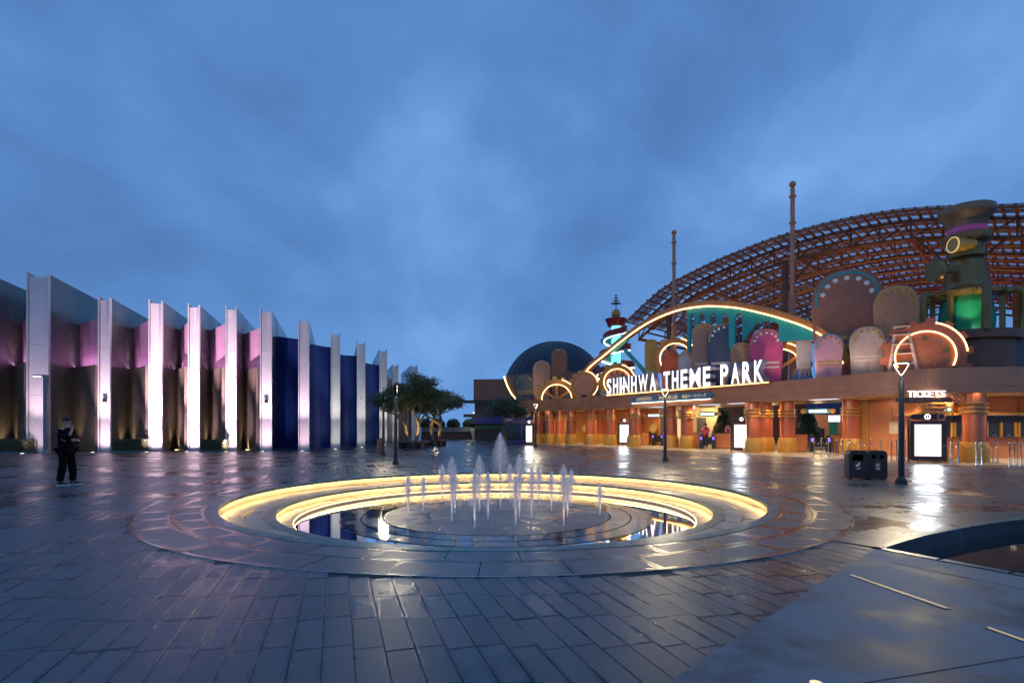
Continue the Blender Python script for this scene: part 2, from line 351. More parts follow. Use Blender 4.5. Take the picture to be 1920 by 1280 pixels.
# slabs: 0.6 x 0.2 m, running 17.8 degrees left of straight ahead
TA = R(17.8); tu = Vector((-math.sin(TA), math.cos(TA))); tv = Vector((math.cos(TA), math.sin(TA)))
APRON = [(4.42, 6.62), (.92, 3.17), (-2.2, .12), (-2.4, -1.4), (8.6, -1.4), (8.0, -.2), (6.75, 2.2)]
TL, TW, TH, GAP = .60, .20, .05, .0045
def tile_verts(cx, cy, l, w, z, tilt):
    ins = .055; out = []
    for (hl, hw, zz) in ((l/2, w/2, z-TH), (l/2, w/2, z-.003), (l/2-.004, w/2-.004, z), (l/2-ins, w/2-ins, z)):
        for sa, sb in ((-1, -1), (1, -1), (1, 1), (-1, 1)):
            p = tu*(sa*hl)+tv*(sb*hw); out.append((cx+p.x, cy+p.y, zz+tilt[0]*sa+tilt[1]*sb))
    return out
TF = [(0+i, 0+(i+1) % 4, 4+(i+1) % 4, 4+i) for i in range(4)]+[(4+i, 4+(i+1) % 4, 8+(i+1) % 4, 8+i) for i in range(4)]+[(8+i, 8+(i+1) % 4, 12+(i+1) % 4, 12+i) for i in range(4)]+[(12, 13, 14, 15)]
def tile_mesh(name, V, Fc, edge, rnd):
    me = bpy.data.meshes.new(name); me.from_pydata(V, [], Fc)
    a = me.attributes.new('edge', 'FLOAT', 'POINT'); a.data.foreach_set('value', edge)
    b = me.attributes.new('rnd', 'FLOAT', 'POINT'); b.data.foreach_set('value', rnd)
    me.materials.append(MATS['tile']); return me
cand = []
for i in range(-150, 260):
    cb = i*TW
    for j in range(-30, 70):
        ca = (j+(.5 if i % 2 else 0)+(.17*((i*7) % 5)))*TL
        c = tu*ca+tv*cb; x, y = c.x, c.y
        if y < -.6 or x*x/(1.2*1.2)+y*y > NEAR*NEAR or abs(x) > y*1.05+2.2: continue
        if math.hypot(x-FX, y-FY) < 6.72: continue
        cs = [(tu*(ca+sa*TL/2)+tv*(cb+sb*TW/2)) for sa in (-1, 1) for sb in (-1, 1)]
        if any(inpoly(q_.x, q_.y, BASIN) for q_ in cs) or inpoly(x, y, BASIN): continue
        if all(inpoly(q_.x, q_.y, APRON) for q_ in cs): continue
        vis = y > 2.9 and abs(x) < y*.99
        cand.append((0 if vis else 1, y, x))
cand.sort()
EDG = [1]*12+[0]*4
shared = []
for k in range(6):
    tl = (random.uniform(-.0010, .0010), random.uniform(-.0006, .0006)); l = TL-GAP; w = TW-GAP
    shared.append(tile_mesh('paving_slab', tile_verts(0, 0, l, w, 0, tl), TF, EDG, [0]*16))
V = []; FF = []; ED = []; RN = []
for n, (vis, y, x) in enumerate(cand):
    dz = random.gauss(0, .0007)
    if n < 290:
        o = link('paving_slab', shared[n % 6], 'tile', pave); o.location = (x, y, dz)
    else:
        b = len(V); V += tile_verts(x, y, TL-GAP, TW-GAP, dz, (random.gauss(0, .0019), random.gauss(0, .0009)))
        FF += [tuple(i+b for i in f) for f in TF]; ED += EDG; RN += [random.random()]*16
rest = link('paving_slabs', tile_mesh('paving_slabs', V, FF, ED, RN), 'tile', pave); rest['kind'] = 'stuff'
# concrete apron with its floor lights
ap = struct(MB().slab([(x, y) for x, y in APRON], -.05, .012).build('concrete_apron', 'concrete'))
MB().box((2.75, 3.35, .0125), (3.0, .008, .004), R(16)).build('joint', 'mortar', ap); MB().box((5.2, 4.0, .0125), (.008, 4.4, .004), R(28)).build('joint', 'mortar', ap)
for (x, y, l, lab) in ((3.48, 4.93, 1.0, 'long thin warm light strip set in the concrete, the whole one in view'), (3.60, 3.52, .98, 'thin warm light strip in the concrete cut off by the right edge')):
    t = thing('floor_light', lab, 'floor light', (x, y, .012), R(-81), 'light strips set in the concrete')
    MB().box((0, 0, .003), (l+.03, .05, .006)).build('housing', 'grey_metal', t); MB().box((0, 0, .007), (l, .02, .006)).build('diffuser', STRIP, t)
t = thing('floor_light', 'small bright floor light in the concrete at the bottom edge', 'floor light', (1.76, 3.13, .012))
MB().lathe([(.045, 0), (.045, .006), (.036, .008)], 20).build('housing', 'chrome', t); MB().lathe([(.034, .008), (.034, .012)], 20).build('diffuser', emis('spot_floor', (1, .85, .55), 1.1), t)
# sunken basin at the right
bas = thing('sunken_basin', 'dark sunken water basin with curved stone wall at the right edge', 'basin', (0, 0, 0))
nb = len(BASIN); arcN = 25
MB().slab(BASIN, -.62, -.56).build('basin_floor', 'basin_stone', bas)
for i in range(nb):
    a, b = Vector(BASIN[i]), Vector(BASIN[(i+1) % nb]); d = (b-a).normalized(); inn = Vector((d.y, -d.x))   # loop runs clockwise: inside is on its right
    L_ = (b-a).length; k = max(1, round(L_/.62))
    for j in range(k):
        p, q_ = a.lerp(b, j/k+.004), a.lerp(b, (j+1)/k-.004); slope = .16 if i < arcN-1 else .02
        V4 = [(p.x, p.y, .006), (q_.x, q_.y, .006), (q_.x+inn.x*slope, q_.y+inn.y*slope, -.58), (p.x+inn.x*slope, p.y+inn.y*slope, -.58)]
        V4 += [(v[0]-inn.x*.06, v[1]-inn.y*.06, v[2]) for v in V4]
        MB().add(V4, [(0, 1, 2, 3), (4, 7, 6, 5), (0, 4, 5, 1), (1, 5, 6, 2), (2, 6, 7, 3), (3, 7, 4, 0)]).build('wall_slab', 'basin_stone', bas)
        for o0, o_, nm_, m_ in ((-.01, .10, 'coping_stone', 'coping'), (.106, .62, 'border_slab', 'tile')):
            if nm_ == 'border_slab' and i >= arcN-1: continue
            V4 = [(p.x-inn.x*o0, p.y-inn.y*o0), (q_.x-inn.x*o0, q_.y-inn.y*o0), (q_.x-inn.x*o_, q_.y-inn.y*o_), (p.x-inn.x*o_, p.y-inn.y*o_)]
            MB().slab(V4, .007, .018 if nm_ == 'coping_stone' else .010).build(nm_, m_, bas)
MB().slab(BASIN, -.20, -.18).build('water', mat('dark_water', (.006, .007, .009), .04, 0, bump=.15, bscale=3), bas)
# ================================================================== FOUNTAIN
fo = thing('fountain', 'round sunken plaza fountain with warm lit stepped rings', 'fountain', (FX, FY, 0))
def sector(r0, r1, a0, a1, z, th, gap=.006, n=3):
    """one curved slab with a wet-edge attribute"""
    g0, g1 = gap/r0, gap/r1; V = []; ED_ = []; ins = min(.13, (r1-r0)*.3)
    def row(r, sh, zz):
        out = []
        for k in range(n+1):
            t = a0+sh/r+(a1-a0-2*sh/r)*k/n; out.append((r*math.cos(t), r*math.sin(t), zz))
        return out
    rows = [row(r0+gap, gap, z-th), row(r0+gap, gap, z), row(r0+ins, ins, z), row(r1-ins, ins, z), row(r1-gap, gap, z), row(r1-gap, gap, z-th)]
    ev = [1, 1, 0, 0, 1, 1]; m = n+1; Fs = []
    for i, rw in enumerate(rows): V += rw; ED_ += [ev[i]]*m
    for i in range(5):
        for k in range(n): Fs.append((i*m+k, i*m+k+1, (i+1)*m+k+1, (i+1)*m+k))
    b = len(V)                              # flat ends and top end strips
    t0 = [(rr*math.cos(a0+gap/rr), rr*math.sin(a0+gap/rr), zz) for rr, zz in ((r0+gap, z), (r1-gap, z))]
    t1 = [(rr*math.cos(a1-gap/rr), rr*math.sin(a1-gap/rr), zz) for rr, zz in ((r0+gap, z), (r1-gap, z))]
    V += t0+t1; ED_ += [1]*4
    Fs += [(b, 2*m, 3*m, b+1), (2*m+n, b+2, b+3, 3*m+n), (0, m, 4*m, 5*m), (n, 5*m+n, 4*m+n, m+n)]
    return V, Fs, ED_
def course(name, r0, r1, n, z, th, m, parent, ph=0.0, var=.0006, mult=3):
    for k in range(n):
        a0 = 2*math.pi*(k+ph)/n; a1 = 2*math.pi*(k+1+ph)/n
        V, Fs, E_ = sector(r0, r1, a0, a1, z+random.gauss(0, var), th, n=mult)
        me = bpy.data.meshes.new(name); me.from_pydata(V, [], Fs); a = me.attributes.new('edge', 'FLOAT', 'POINT'); a.data.foreach_set('value', E_)
        bm = bmesh.new(); bm.from_mesh(me); bmesh.ops.recalc_face_normals(bm, faces=bm.faces); bm.to_mesh(me); bm.free()
        link(name, me, m, parent)
Z1, Z2, Z3 = -.20, -.38, -.455
course('rim_slab', 6.22, 6.80, 44, .012, .08, 'ring', fo)
course('rim_slab', FR+.13, 6.22, 44, .012, .08, 'ring', fo, .5)
course('coping_stone', FR-.08, FR+.13, 60, .016, .05, 'coping', fo, .3)
MB().lathe([(6.80, -.05), (6.80, .013), (6.815, .013), (6.815, -.05)], 120, closed=True).build('edge_strip', 'chrome', fo)
MB().lathe([(FR+.14, -.06), (6.82, -.06)], 96, cap=False).build('bed', 'mortar', fo)
MB().lathe([(FR, -.035), (FR, Z1-.05), (FR+.12, Z1-.05), (FR+.12, -.035)], 120, closed=True).build('step_wall', 'pool_wall', fo, True)
MB().lathe([(FR-.035, -.045), (FR-.055, -.045), (FR-.055, -.036), (FR-.035, -.036)], 120, closed=True).build('light_strip', LEDP, fo)
MB().lathe([(FR-.08, -.033), (FR-.08, -.048), (FR-.072, -.048), (FR-.072, -.033)], 120, closed=True).build('light_cover', 'coping', fo); MB().lathe([(4.57, Z1-.035), (4.57, Z1-.049), (4.578, Z1-.049), (4.578, Z1-.035)], 120, closed=True).build('light_cover', 'coping', fo)
course('step_slab', 5.10, FR-.002, 40, Z1, .05, 'step', fo, .2)
course('step_slab', 4.78, 5.10, 40, Z1, .05, 'step', fo, .6)
course('coping_stone', 4.57, 4.78, 50, Z1+.004, .04, 'coping', fo, .1)
MB().lathe([(4.66, Z1-.07), (FR, Z1-.07)], 96, cap=False).build('bed', 'mortar', fo)
MB().lathe([(4.65, Z1-.037), (4.65, Z2-.03), (4.76, Z2-.03), (4.76, Z1-.037)], 120, closed=True).build('step_wall', 'pool_wall', fo, True)
MB().lathe([(4.615, Z1-.047), (4.595, Z1-.047), (4.595, Z1-.038), (4.615, Z1-.038)], 120, closed=True).build('light_strip', LEDP, fo)
course('step_slab', 4.27, 4.645, 44, Z2, .04, 'step', fo, .4)
MB().lathe([(4.262, Z2-.012), (4.262, Z3-.08), (4.30, Z3-.08), (4.30, Z2-.05)], 120, closed=True).build('step_wall', 'pool_wall', fo, True)
MB().lathe([(4.262, Z2-.012), (4.25, Z2-.012), (4.25, Z2-.022), (4.262, Z2-.022)], 120, closed=True).build('light_strip', emis('led_pool_low', (1, .62, .22), 9), fo)
MB().lathe([(0.001, Z3-.07), (4.28, Z3-.07)], 96, cap=False).build('pool_floor', 'basin_stone', fo)
course('pool_slab', 3.42, 4.24, 30, Z3-.022, .04, 'basin_stone', fo, .2)
MB().lathe([(3.38, Z3-.006), (4.244, Z3-.006)], 120, cap=False).build('water', 'water', fo)
course('pool_slab', 2.96, 3.40, 26, Z3+.004, .05, 'poolwet', fo, .1)
course('pool_slab', 2.52, 2.945, 24, Z3+.007, .06, 'poolwet', fo, .5)
course('pool_slab', 1.55, 2.50, 20, Z3+.012, .07, 'poolstone', fo, .3)
course('pool_slab', .60, 1.54, 12, Z3+.012, .07, 'poolstone', fo, .0)
MB().lathe([(.001, Z3+.012), (.59, Z3+.012), (.59, Z3-.04)], 48, cap=False).build('pool_slab', 'poolstone', fo)
# jets: (column, base row, top row)
JETS = [(938, 957, 809), (765, 975, 886), (794, 962, 892), (829, 942, 868), (847, 978, 853), (853, 965, 884), (890, 991, 878), (899, 960, 851), (915, 975, 881), (956, 940, 866), (974, 972, 849), (967, 985, 890), (997, 971, 874), (1011, 950, 874), (1034, 959, 881), (1057, 988, 868), (1071, 950, 878), (1064, 971, 890), (1125, 967, 904)]
order = sorted(range(1, len(JETS)), key=lambda i: JETS[i][0])
for i, (px, pb, pt) in enumerate(JETS):
    zb = Z3+.012; p = G(px, pb, zb); H = ZAT(pt, p.y)-zb
    lab = 'tallest white water jet in the middle of the fountain' if i == 0 else 'white water jet of the fountain, %s of the shorter ones from the left' % ORD[order.index(i)]
    t = thing('fountain_jet', lab, 'water jet', (p.x, p.y, zb), 0, 'fountain water jets')
    MB().lathe([(.035, 0), (.035, .012), (.02, .016)], 14).build('nozzle', 'chrome', t)
    k = max(.6, H/1.2)
    def dens(o, fn):
        me = o.data; a = me.attributes.new('dens', 'FLOAT', 'POINT'); a.data.foreach_set('value', [fn(v.co.z/H) for v in me.vertices])
    core = MB().lathe([(.016, .01), (.019, H*.3), (.024, H*.6), (.03, H*.8), (.026, H*.93), (.004, H*.985)], 10).build('stream', 'jet', t, True); dens(core, lambda z: 1.25)
    w0 = .13*k**.4*(1.25 if i == 0 else 1); lo = .35 if i == 0 else .22
    for q_, (sc_, dd) in enumerate(((1, .16), (.78, .22), (.56, .30), (.34, .42))):
        prof = [(.004, H*(1.0-.012*q_))]+[(w0*sc_*math.sin(min(1, (1-z)/.34)*math.pi/2)**.8*(1+.25*(1-z)), H*z) for z in (.985, .96, .92, .86, .78, .68, .58, .48, .38, .28, .18)]
        pl = MB().lathe(prof, 18).build('plume', 'jet', t, True); dens(pl, lambda z: dd*max(0, min(1, (z-lo)/.45))**1.2*1.5)
    sp = MB().lathe([(.02, .05), (.07, .022), (.16, .008), (.24, .003)], 18).build('splash', 'jet', t, True)
    a = sp.data.attributes.new('dens', 'FLOAT', 'POINT'); a.data.foreach_set('value', [max(0, .6*(1-math.hypot(v.co.x, v.co.y)/.24)) for v in sp.data.vertices])
    light('SPOT', (p.x, p.y-.10, zb+.02), 16.0*k, (1, .90, .88), (p.x, p.y, zb+H), 50, .7, .03)
# ================================================================== LEFT BUILDING (white pylons, fins)
PYL = [(-52, 846, 31.0, 1.3, 10.5), (70, 848, 31.7, 1.34, 10.56), (195, 845, 33.0, .78, 9.47), (291, 845, 33.6, .88, 9.4), (363, 844, 34.0, .76, 9.24), (433, 845, 34.0, .70, 9.1), (498.5, 845, 34.2, .78, 8.97), (569.5, 843, 35.0, .73, 8.5), (629, 840, 38.0, .68, 8.2), (677, 837, 41.0, .66, 8.0), (718.5, 832, 47.0, .70, 8.3), (741.5, 828, 54.0, .62, 7.8), (777, 827, 60, .72, 8.4)]
bld = thing('pylon_building', 'long building front of tall white pylons with slanting fins and dark bays', 'building', (0, 0, 0))
PP = []
for px, _, d, w, H in PYL: PP.append((Vector(((px-960)/F*d, d)), w/(.952-.306*(px-960)/F)*.97, H))
FINL = 10.5
def panel(name, m, p0, p1, z0, z1, th=.06, parent=bld, side=1):
    d = (p1-p0).normalized(); nrm = Vector((d.y, -d.x))*side; q0, q1 = p0+nrm*th, p1+nrm*th
    return MB().slab([tuple(p0), tuple(p1), tuple(q1), tuple(q0)], z0, z1).build(name, m, parent)
for i, (p, w, H) in enumerate(PP):
    L0, R0 = p-tv*(w/2), p+tv*(w/2)
    seams = [0, 3.35, 6.3, H-.22] if H > 8.9 else [0, 2.9, 5.6, H-.22]
    first = None
    for k in range(3):
        q0, q1 = L0+tv*.09+tu*.18, R0-tv*.05+tu*.18
        o = panel('front_panel', 'white_metal', q0, q1, seams[k]+(.012 if k else 0), seams[k+1], .05)
        first = first or o
    # the two flanges that stand proud of the front
    for a, wd, dz in ((L0, .055, .0), (R0-tv*.055, .055, -.06)):
        MB().slab([tuple(a), tuple(a+tv*wd), tuple(a+tv*wd+tu*.26), tuple(a+tu*.26)], 0, H+dz).build('flange', 'white_metal', bld)
    # fins: two skins going back, panelled
    for sgn, base in ((-1, L0+tv*.06), (1, R0-tv*.06)):
        cuts = [.26, 2.4, 4.3, 6.2, 8.2, FINL]; zsplit = 5.25
        for c0, c1 in zip(cuts, cuts[1:]):
            a, b = base+tu*(c0+.008), base+tu*(c1-.008)
            sd = 1 if sgn > 0 else -1
            low_h = zsplit if i < 6 else 0
            if low_h: panel('fin_panel', 'brown_metal', a, b, 0, low_h-.012, .05, side=sd)
            zz = low_h
            for z1 in ([6.9, H-.05] if low_h else [3.0, H-.05]):
                panel('fin_panel', 'fin_metal', a, b, zz+.006, z1-.006, .045, side=sd); zz = z1
    MB().box((0, 0, 0), (w-.1, .02, .1)).build('base_trim', 'dark_metal', bld, loc=(p.x+tu.x*.16, p.y+tu.y*.16, .05), rz=TA)
# bay walls
for i in range(len(PP)-1):
    (p, w, H), (p2, w2, H2) = PP[i], PP[i+1]
    a = p+tv*(w/2-.02)+tu*(4.2 if i < 4 else 3.2); b = p2-tv*(w2/2-.03)+tu*.55
    if i < 6:
        zt = 8.25 if i < 4 else (8.1 if i == 4 else 7.85)
        n = 2 if (b-a).length > 2 else 1
        if i == 5: break_navy = True
    if i in (0, 1, 2, 3, 4, 5):
        for k in range(2):
            c0, c1 = a.lerp(b, k/2+.003), a.lerp(b, (k+1)/2-.003)
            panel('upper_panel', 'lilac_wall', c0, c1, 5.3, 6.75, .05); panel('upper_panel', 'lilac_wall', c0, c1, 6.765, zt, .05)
        a2 = p+tv*(w/2+.01)+tu*3.5; b2 = p2-tv*(w2/2)+tu*.5
        for k in range(2):
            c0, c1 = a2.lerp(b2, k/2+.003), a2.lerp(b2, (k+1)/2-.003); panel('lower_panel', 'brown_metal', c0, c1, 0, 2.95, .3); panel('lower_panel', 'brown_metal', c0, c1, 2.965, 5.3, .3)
        # pink light line behind the ledge
        mid = a.lerp(b, .5); dr = (b-a).normalized(); nn = Vector((dr.y, -dr.x)); c = mid+nn*.5
        ll = light('AREA', (c.x, c.y, 5.36), (42, 40, 36, 30, 22, 10)[i], (.88, .46, .76), (mid.x, mid.y, 8.2), radius=((b-a).length*.9, .08))
    elif i < 10:
        # curved navy wall, swept in short facets
        za, zb = [(7.75, 7.25), (7.35, 7.15), (7.0, 6.95), (6.8, 6.9), (6.6, 6.5)][i-6]
        ctrl = a.lerp(b, .45)-Vector((-(b-a).y, (b-a).x)).normalized()*(-.5)
        pts = [a*(1-t)**2+ctrl*2*t*(1-t)+b*t*t for t in [k/12 for k in range(13)]]
        m_ = MB()
        for k in range(12):
            z0_, z1_ = za+(zb-za)*k/12, za+(zb-za)*(k+1)/12; q0, q1 = pts[k], pts[k+1]; bk = tu*.25
            m_.add([(q0.x, q0.y, 0), (q1.x, q1.y, 0), (q1.x, q1.y, z1_), (q0.x, q0.y, z0_), (q0.x+bk.x, q0.y+bk.y, 0), (q1.x+bk.x, q1.y+bk.y, 0), (q1.x+bk.x, q1.y+bk.y, z1_), (q0.x+bk.x, q0.y+bk.y, z0_)], [(0, 1, 2, 3), (5, 4, 7, 6), (3, 2, 6, 7)])
        m_.build('curved_wall', 'navy_wall', bld, True)
    else:
        panel('lower_panel', 'brown_metal', a, b, 0, 6.2, .1)
# recessed uplights: pylon fronts (white-pink) and fin corners (yellow)
UP = {1: (2600, .9), 2: (7000, 1), 3: (24000, 1), 4: (24000, 1), 5: (20000, 1), 6: (6500, 1), 7: (3400, 1), 8: (1600, .7), 9: (1300, .7), 10: (1500, .6), 11: (1000, .6)}
for i, (p, w, H) in enumerate(PP):
    f = p-tu*1.6
    MB().lathe([(.11, 0), (.11, .02), (.09, .024)], 16).build('uplight', 'chrome', bld, loc=(f.x, f.y, .0)); MB().lathe([(.085, .024), (.085, .028)], 16).build('uplight_lens', emis('uplens', (1, .88, .85), 6), bld, loc=(f.x, f.y, 0))
    if i in UP:
        e_, _ = UP[i]; col = (1, .66, .75) if i < 8 else (1, .93, .80)
        tg = p+tu*.2; f1 = p-tu*1.15; light('SPOT', (f1.x, f1.y, .06), e_*.75, col, (tg.x, tg.y, 5.6), 42, 1.0, .06); light('SPOT', (f.x, f.y, .06), e_*.07, col, (tg.x, tg.y, 1.2), 62, 1.0, .06)
    if i < 6:
        c = p+tv*(w/2+.42)+tu*1.5; MB().lathe([(.1, 0), (.1, .02)], 14).build('uplight', emis('uplens_y', (1, .8, .4), 5), bld, loc=(c.x, c.y, 0))
        light('SPOT', (c.x, c.y, .06), 150, (1, .80, .42), (c.x-tv.x*.35+tu.x*1.2, c.y-tv.y*.35+tu.y*1.2, 4.0), 70, .9, .05)
        if i < 6:
            c2 = p+tv*(w/2+.35)+tu*3.0; light('SPOT', (c2.x, c2.y, 5.36), 70, (1, .80, .4), (c2.x-tv.x*.3+tu.x*.3, c2.y-tv.y*.3, 8.0), 60, .9, .05)
for i in (2, 6):
    p, w, H = PP[i]; c = p+tv*.02+tu*.10
    MB().box((0, 0, 0), (.22, .17, .24)).build('wall_speaker', 'black', bld, loc=(c.x, c.y, 3.13), rz=TA)
# hedges
def hedge(px0, px1, py, hgt, lab):
    a, b = G(px0, py), G(px1, py); c = (a+b)/2; w = (b-a).length; dp = .8; rng = random.Random(int(px0)+5)
    t = thing('hedge', lab, 'hedge', (c.x, c.y+dp/2, 0), 0, 'clipped hedges between the pylons')
    MB().box((0, 0, .04), (w+.12, dp+.1, .08)).build('kerb', 'coping', t)
    m_ = MB(); m_.box((0, 0, .08+hgt*.45), (w*.9, dp*.9, hgt*.86))
    m_.build('core', 'leaf_dark', t); m_ = MB()
    for k in range(2600):
        f_ = rng.random(); x, y, z = rng.uniform(-w/2, w/2), rng.uniform(-dp/2, dp/2), .08+rng.uniform(.02, hgt)
        if f_ < .45: y = -dp/2*rng.uniform(.93, 1.03)
        elif f_ < .75: z = .08+hgt*rng.uniform(.93, 1.03)
        else: x = rng.choice((-1, 1))*w/2*rng.uniform(.95, 1.03)
        q_ = Vector((rng.gauss(0, 1), rng.gauss(0, 1), rng.gauss(0, 1))).normalized()*.035; r_ = q_.orthogonal().normalized()*.02; o = Vector((x, y, z))
        m_.add([o-q_, o+r_, o+q_, o-r_], [(0, 1, 2, 3)])
    m_.build('foliage', 'hedge', t)
hedge(-40, 49, 849, .70, 'clipped hedge at the left edge beside the widest pylon')
hedge(213, 262, 847, .66, 'clipped hedge between the second and third white pylon')
hedge(376, 416, 846.5, .62, 'clipped hedge between the fourth and fifth white pylon')
#==PART3==
# ================================================================== ENTRANCE BUILDING
ent = thing('entrance_building', 'orange theme park entrance hall with copper fascia and gold-footed columns', 'building', (0, 0, 0))
ZB, ZT = 2.90, 3.95
S0, S1 = SPX(975), FS[-1]-.5
def sweep(name, m, s0, s1, prof, parent=ent, n=90, smooth=True):   # prof: (off, z) closed outline swept along the facade curve
    V = []; Fs = []; k = len(prof)
    for i in range(n+1):
        s = s0+(s1-s0)*i/n
        for off, z in prof:
            p, _ = FAT(s, off); V.append((p.x, p.y, z))
    for i in range(n):
        for j in range(k): Fs.append((i*k+j, i*k+(j+1) % k, (i+1)*k+(j+1) % k, (i+1)*k+j))
    Fs += [tuple(range(k)), tuple(range(n*k, n*k+k))[::-1]]
    return MB().add(V, Fs).build(name, m, parent, smooth)
NP = 15
for i in range(NP):
    a, b = S0+(S1-S0)*i/NP, S0+(S1-S0)*(i+1)/NP
    sweep('fascia_panel', 'copper', a+.004, b-.004, [(0, ZB+.27), (0, ZT), (.12, ZT), (.12, ZB+.27)], n=8)
sweep('fascia_lower_band', 'copper', S0, S1, [(.02, ZB), (.02, ZB+.262), (.14, ZB+.262), (.14, ZB)])
sweep('roof_deck', 'brown_wall', S0+.02, S1, [(.125, ZT-.14), (.125, ZT-.03), (6.6, ZT-.03), (6.6, ZT-.14)])
sweep('soffit', 'soffit', S0+.02, S1, [(.145, ZB+.06), (.145, ZB+.14), (6.6, ZB+.14), (6.6, ZB+.06)])
pw, _ = FAT(S0, 0); pw2, tg = FAT(S0, 6.6)
MB().slab([(pw.x, pw.y), (pw2.x, pw2.y), (pw2.x-.1, pw2.y), (pw.x-.1, pw.y)], ZB, ZT-.01).build('fascia_panel', 'copper', ent)
pf = struct(sweep('portico_pavement', 'portico_stone', S0-1, S1, [(-.9, -.02), (-.9, .004), (16, .004), (16, -.02)], parent=None, smooth=False))
# columns
def column(px, base, r=.40, lab=None):
    d = min(F*CH/(base-HZ), 49); k = (px-960)/F
    while True:                             # keep the whole column under the soffit
        x = k*d; near = min(range(len(FC)), key=lambda i: (FC[i].x-x)**2+(FC[i].y-d)**2); a_ = FC[max(near-1, 0)]; b_ = FC[min(near+1, len(FC)-1)]; tg_ = (b_-a_).normalized()
        if (Vector((x, d))-FC[near]).dot(Vector((-tg_.y, tg_.x))) > r*1.44+.25: break
        d += .1
    sh = MB().lathe([(r, .86), (r, ZB+.07)], 28).build('column', 'copper_red', ent, True, (x, d, 0))
    MB().lathe([(r*1.32, 0), (r*1.32, .5), (r*1.29, .62), (r*1.14, .84), (r*1.10, .87), (.01, .87)], 28, cap=False).build('plinth', 'gold', sh, True)
    for z in (2.12, 2.30, 2.48):
        MB().lathe([(r*.98, z-.045), (r*1.2, z-.035), (r*1.23, z), (r*1.2, z+.035), (r*.98, z+.045)], 28, cap=False).build('collar', 'gold', sh, True)
    for a in (R(200), R(320)): MB().box((r*1.0*math.cos(a), r*1.0*math.sin(a), 1.5), (.05, .05, 1.25), a).build('fillet', 'copper_red', sh)
COLS = [(1010, 835), (1030, 834.5), (1071, 832.5), (1107, 833), (1143.5, 834.5), (1188, 840), (1259, 839), (1288.5, 840), (1411, 851), (1435, 846), (1476, 848), (1595, 852.5), (1749, 871), (1826, 871)]
for px, b in COLS: column(px, b)
for px, b in ((1049, 829), (1126, 829), (1201, 833)): column(px, b, .36)
# left back wall with portholes
def wall_run(name, m, s0, s1, off, z0, z1, th=.15, n=12): return sweep(name, m, s0, s1, [(off, z0), (off, z1), (off+th, z1), (off+th, z0)], n=n, smooth=False)
sA, sB = S0+.1, SPX(1236, 5.2)
nW = 6
for i in range(nW):
    a, b = sA+(sB-sA)*i/nW, sA+(sB-sA)*(i+1)/nW; wall_run('wall_panel', 'wall_orange', a+.006, b-.006, 5.2, 1.05, ZB+.06, n=4); wall_run('wall_panel', 'gold', a+.006, b-.006, 5.17, 0, 1.04, n=4) if i % 2 else wall_run('wall_panel', 'wall_orange', a+.006, b-.006, 5.19, 0, 1.04, n=4)
for px in (1098, 1226):
    p, tg, s = FP(px, 5.05); o = MB().lathe([(.36, 0), (.48, -.04), (.50, -.09), (.40, -.12), (.33, -.06), (.33, 0)], 28, axis='y', cap=False).build('porthole', 'gold', ent, True, (p.x, p.y, 1.45), math.atan2(tg.y, tg.x))
    MB().lathe([(.01, -.03), (.34, -.03)], 28, axis='y', cap=False).build('pane', 'cream', o)
    for k in range(8): MB().lathe([(.03, -.12), (.025, -.14), (.001, -.15)], 8, c=(.45*math.cos(k*.785), 0, .45*math.sin(k*.785)), axis='y').build('bolt', 'gold_dark', o)
# downlights in the soffit
k = 0
s = S0+1.0
while s < S1-3:
    for off in (.38, 2.4, 4.2):
        s_ = s+(.5 if off == 2.4 else 0); p, tg = FAT(s_, off)
        MB().lathe([(.001, 0), (.10, 0)], 14, cap=False).build('downlight', DOWN, ent, loc=(p.x, p.y, ZB+.045)); MB().lathe([(.10, 0), (.14, -.012), (.15, 0), (.14, .014)], 14, cap=False).build('downlight_ring', 'chrome', ent, loc=(p.x, p.y, ZB+.046))
        if (k % 2 == 0): light('SPOT', (p.x, p.y, ZB+.03), 250, (1, .68, .33), (p.x, p.y, 0), 140, .8, .09)
        k += 1
    s += 1.75 if s < SPX(1250) else 1.45
# linear lights washing the vaulted soffit
for px in (1232, 1330, 1385, 1545):
    p, tg, s = FP(px, 1.7); MB().box((0, 0, 0), (1.3, .5, .02)).build('ceiling_panel_light', emis('cold_panel', (.72, .78, 1), 1.2), ent, loc=(p.x, p.y, ZB+.04), rz=math.atan2(tg.y, tg.x))
# hanging gate signs
for i, px in enumerate((1226, 1327, 1533)):
    p, tg, s = FP(px, 3.0); rz = math.atan2(tg.y, tg.x)*.55
    t = thing('gate_sign', ['lit hanging gate sign above the wall with the round porthole', 'lit hanging gate sign between the paired columns and the topiary', 'lit hanging gate sign over the gates nearest the ticket office'][i], 'sign', (p.x, p.y, 2.38), rz, 'lit signs hanging over the gates')
    MB().plate([(.78*math.cos(a)*1 if abs(math.cos(a)) > .5 else .78*math.cos(a), .17*math.sin(a)) for a in [2*math.pi*k/28 for k in range(28)]], -.04, .04).build('board', 'blue_sign', t)
    MB().ring(.0, .14, -.045, .045, c=(-.72, 0)).build('end_disc', 'gold', t); MB().ring(.0, .14, -.045, .045, c=(.72, 0)).build('end_disc', 'gold', t)
    MB().box((0, -.047, 0), (.85, .012, .13)).build('light_panel', emis('gate_panel', (.95, .98, 1), 4), t)
    for x in (-.5, .5): MB().tube([(x, 0, .12), (x, 0, .62)], .012, 6).build('hanger', 'dark_metal', t)
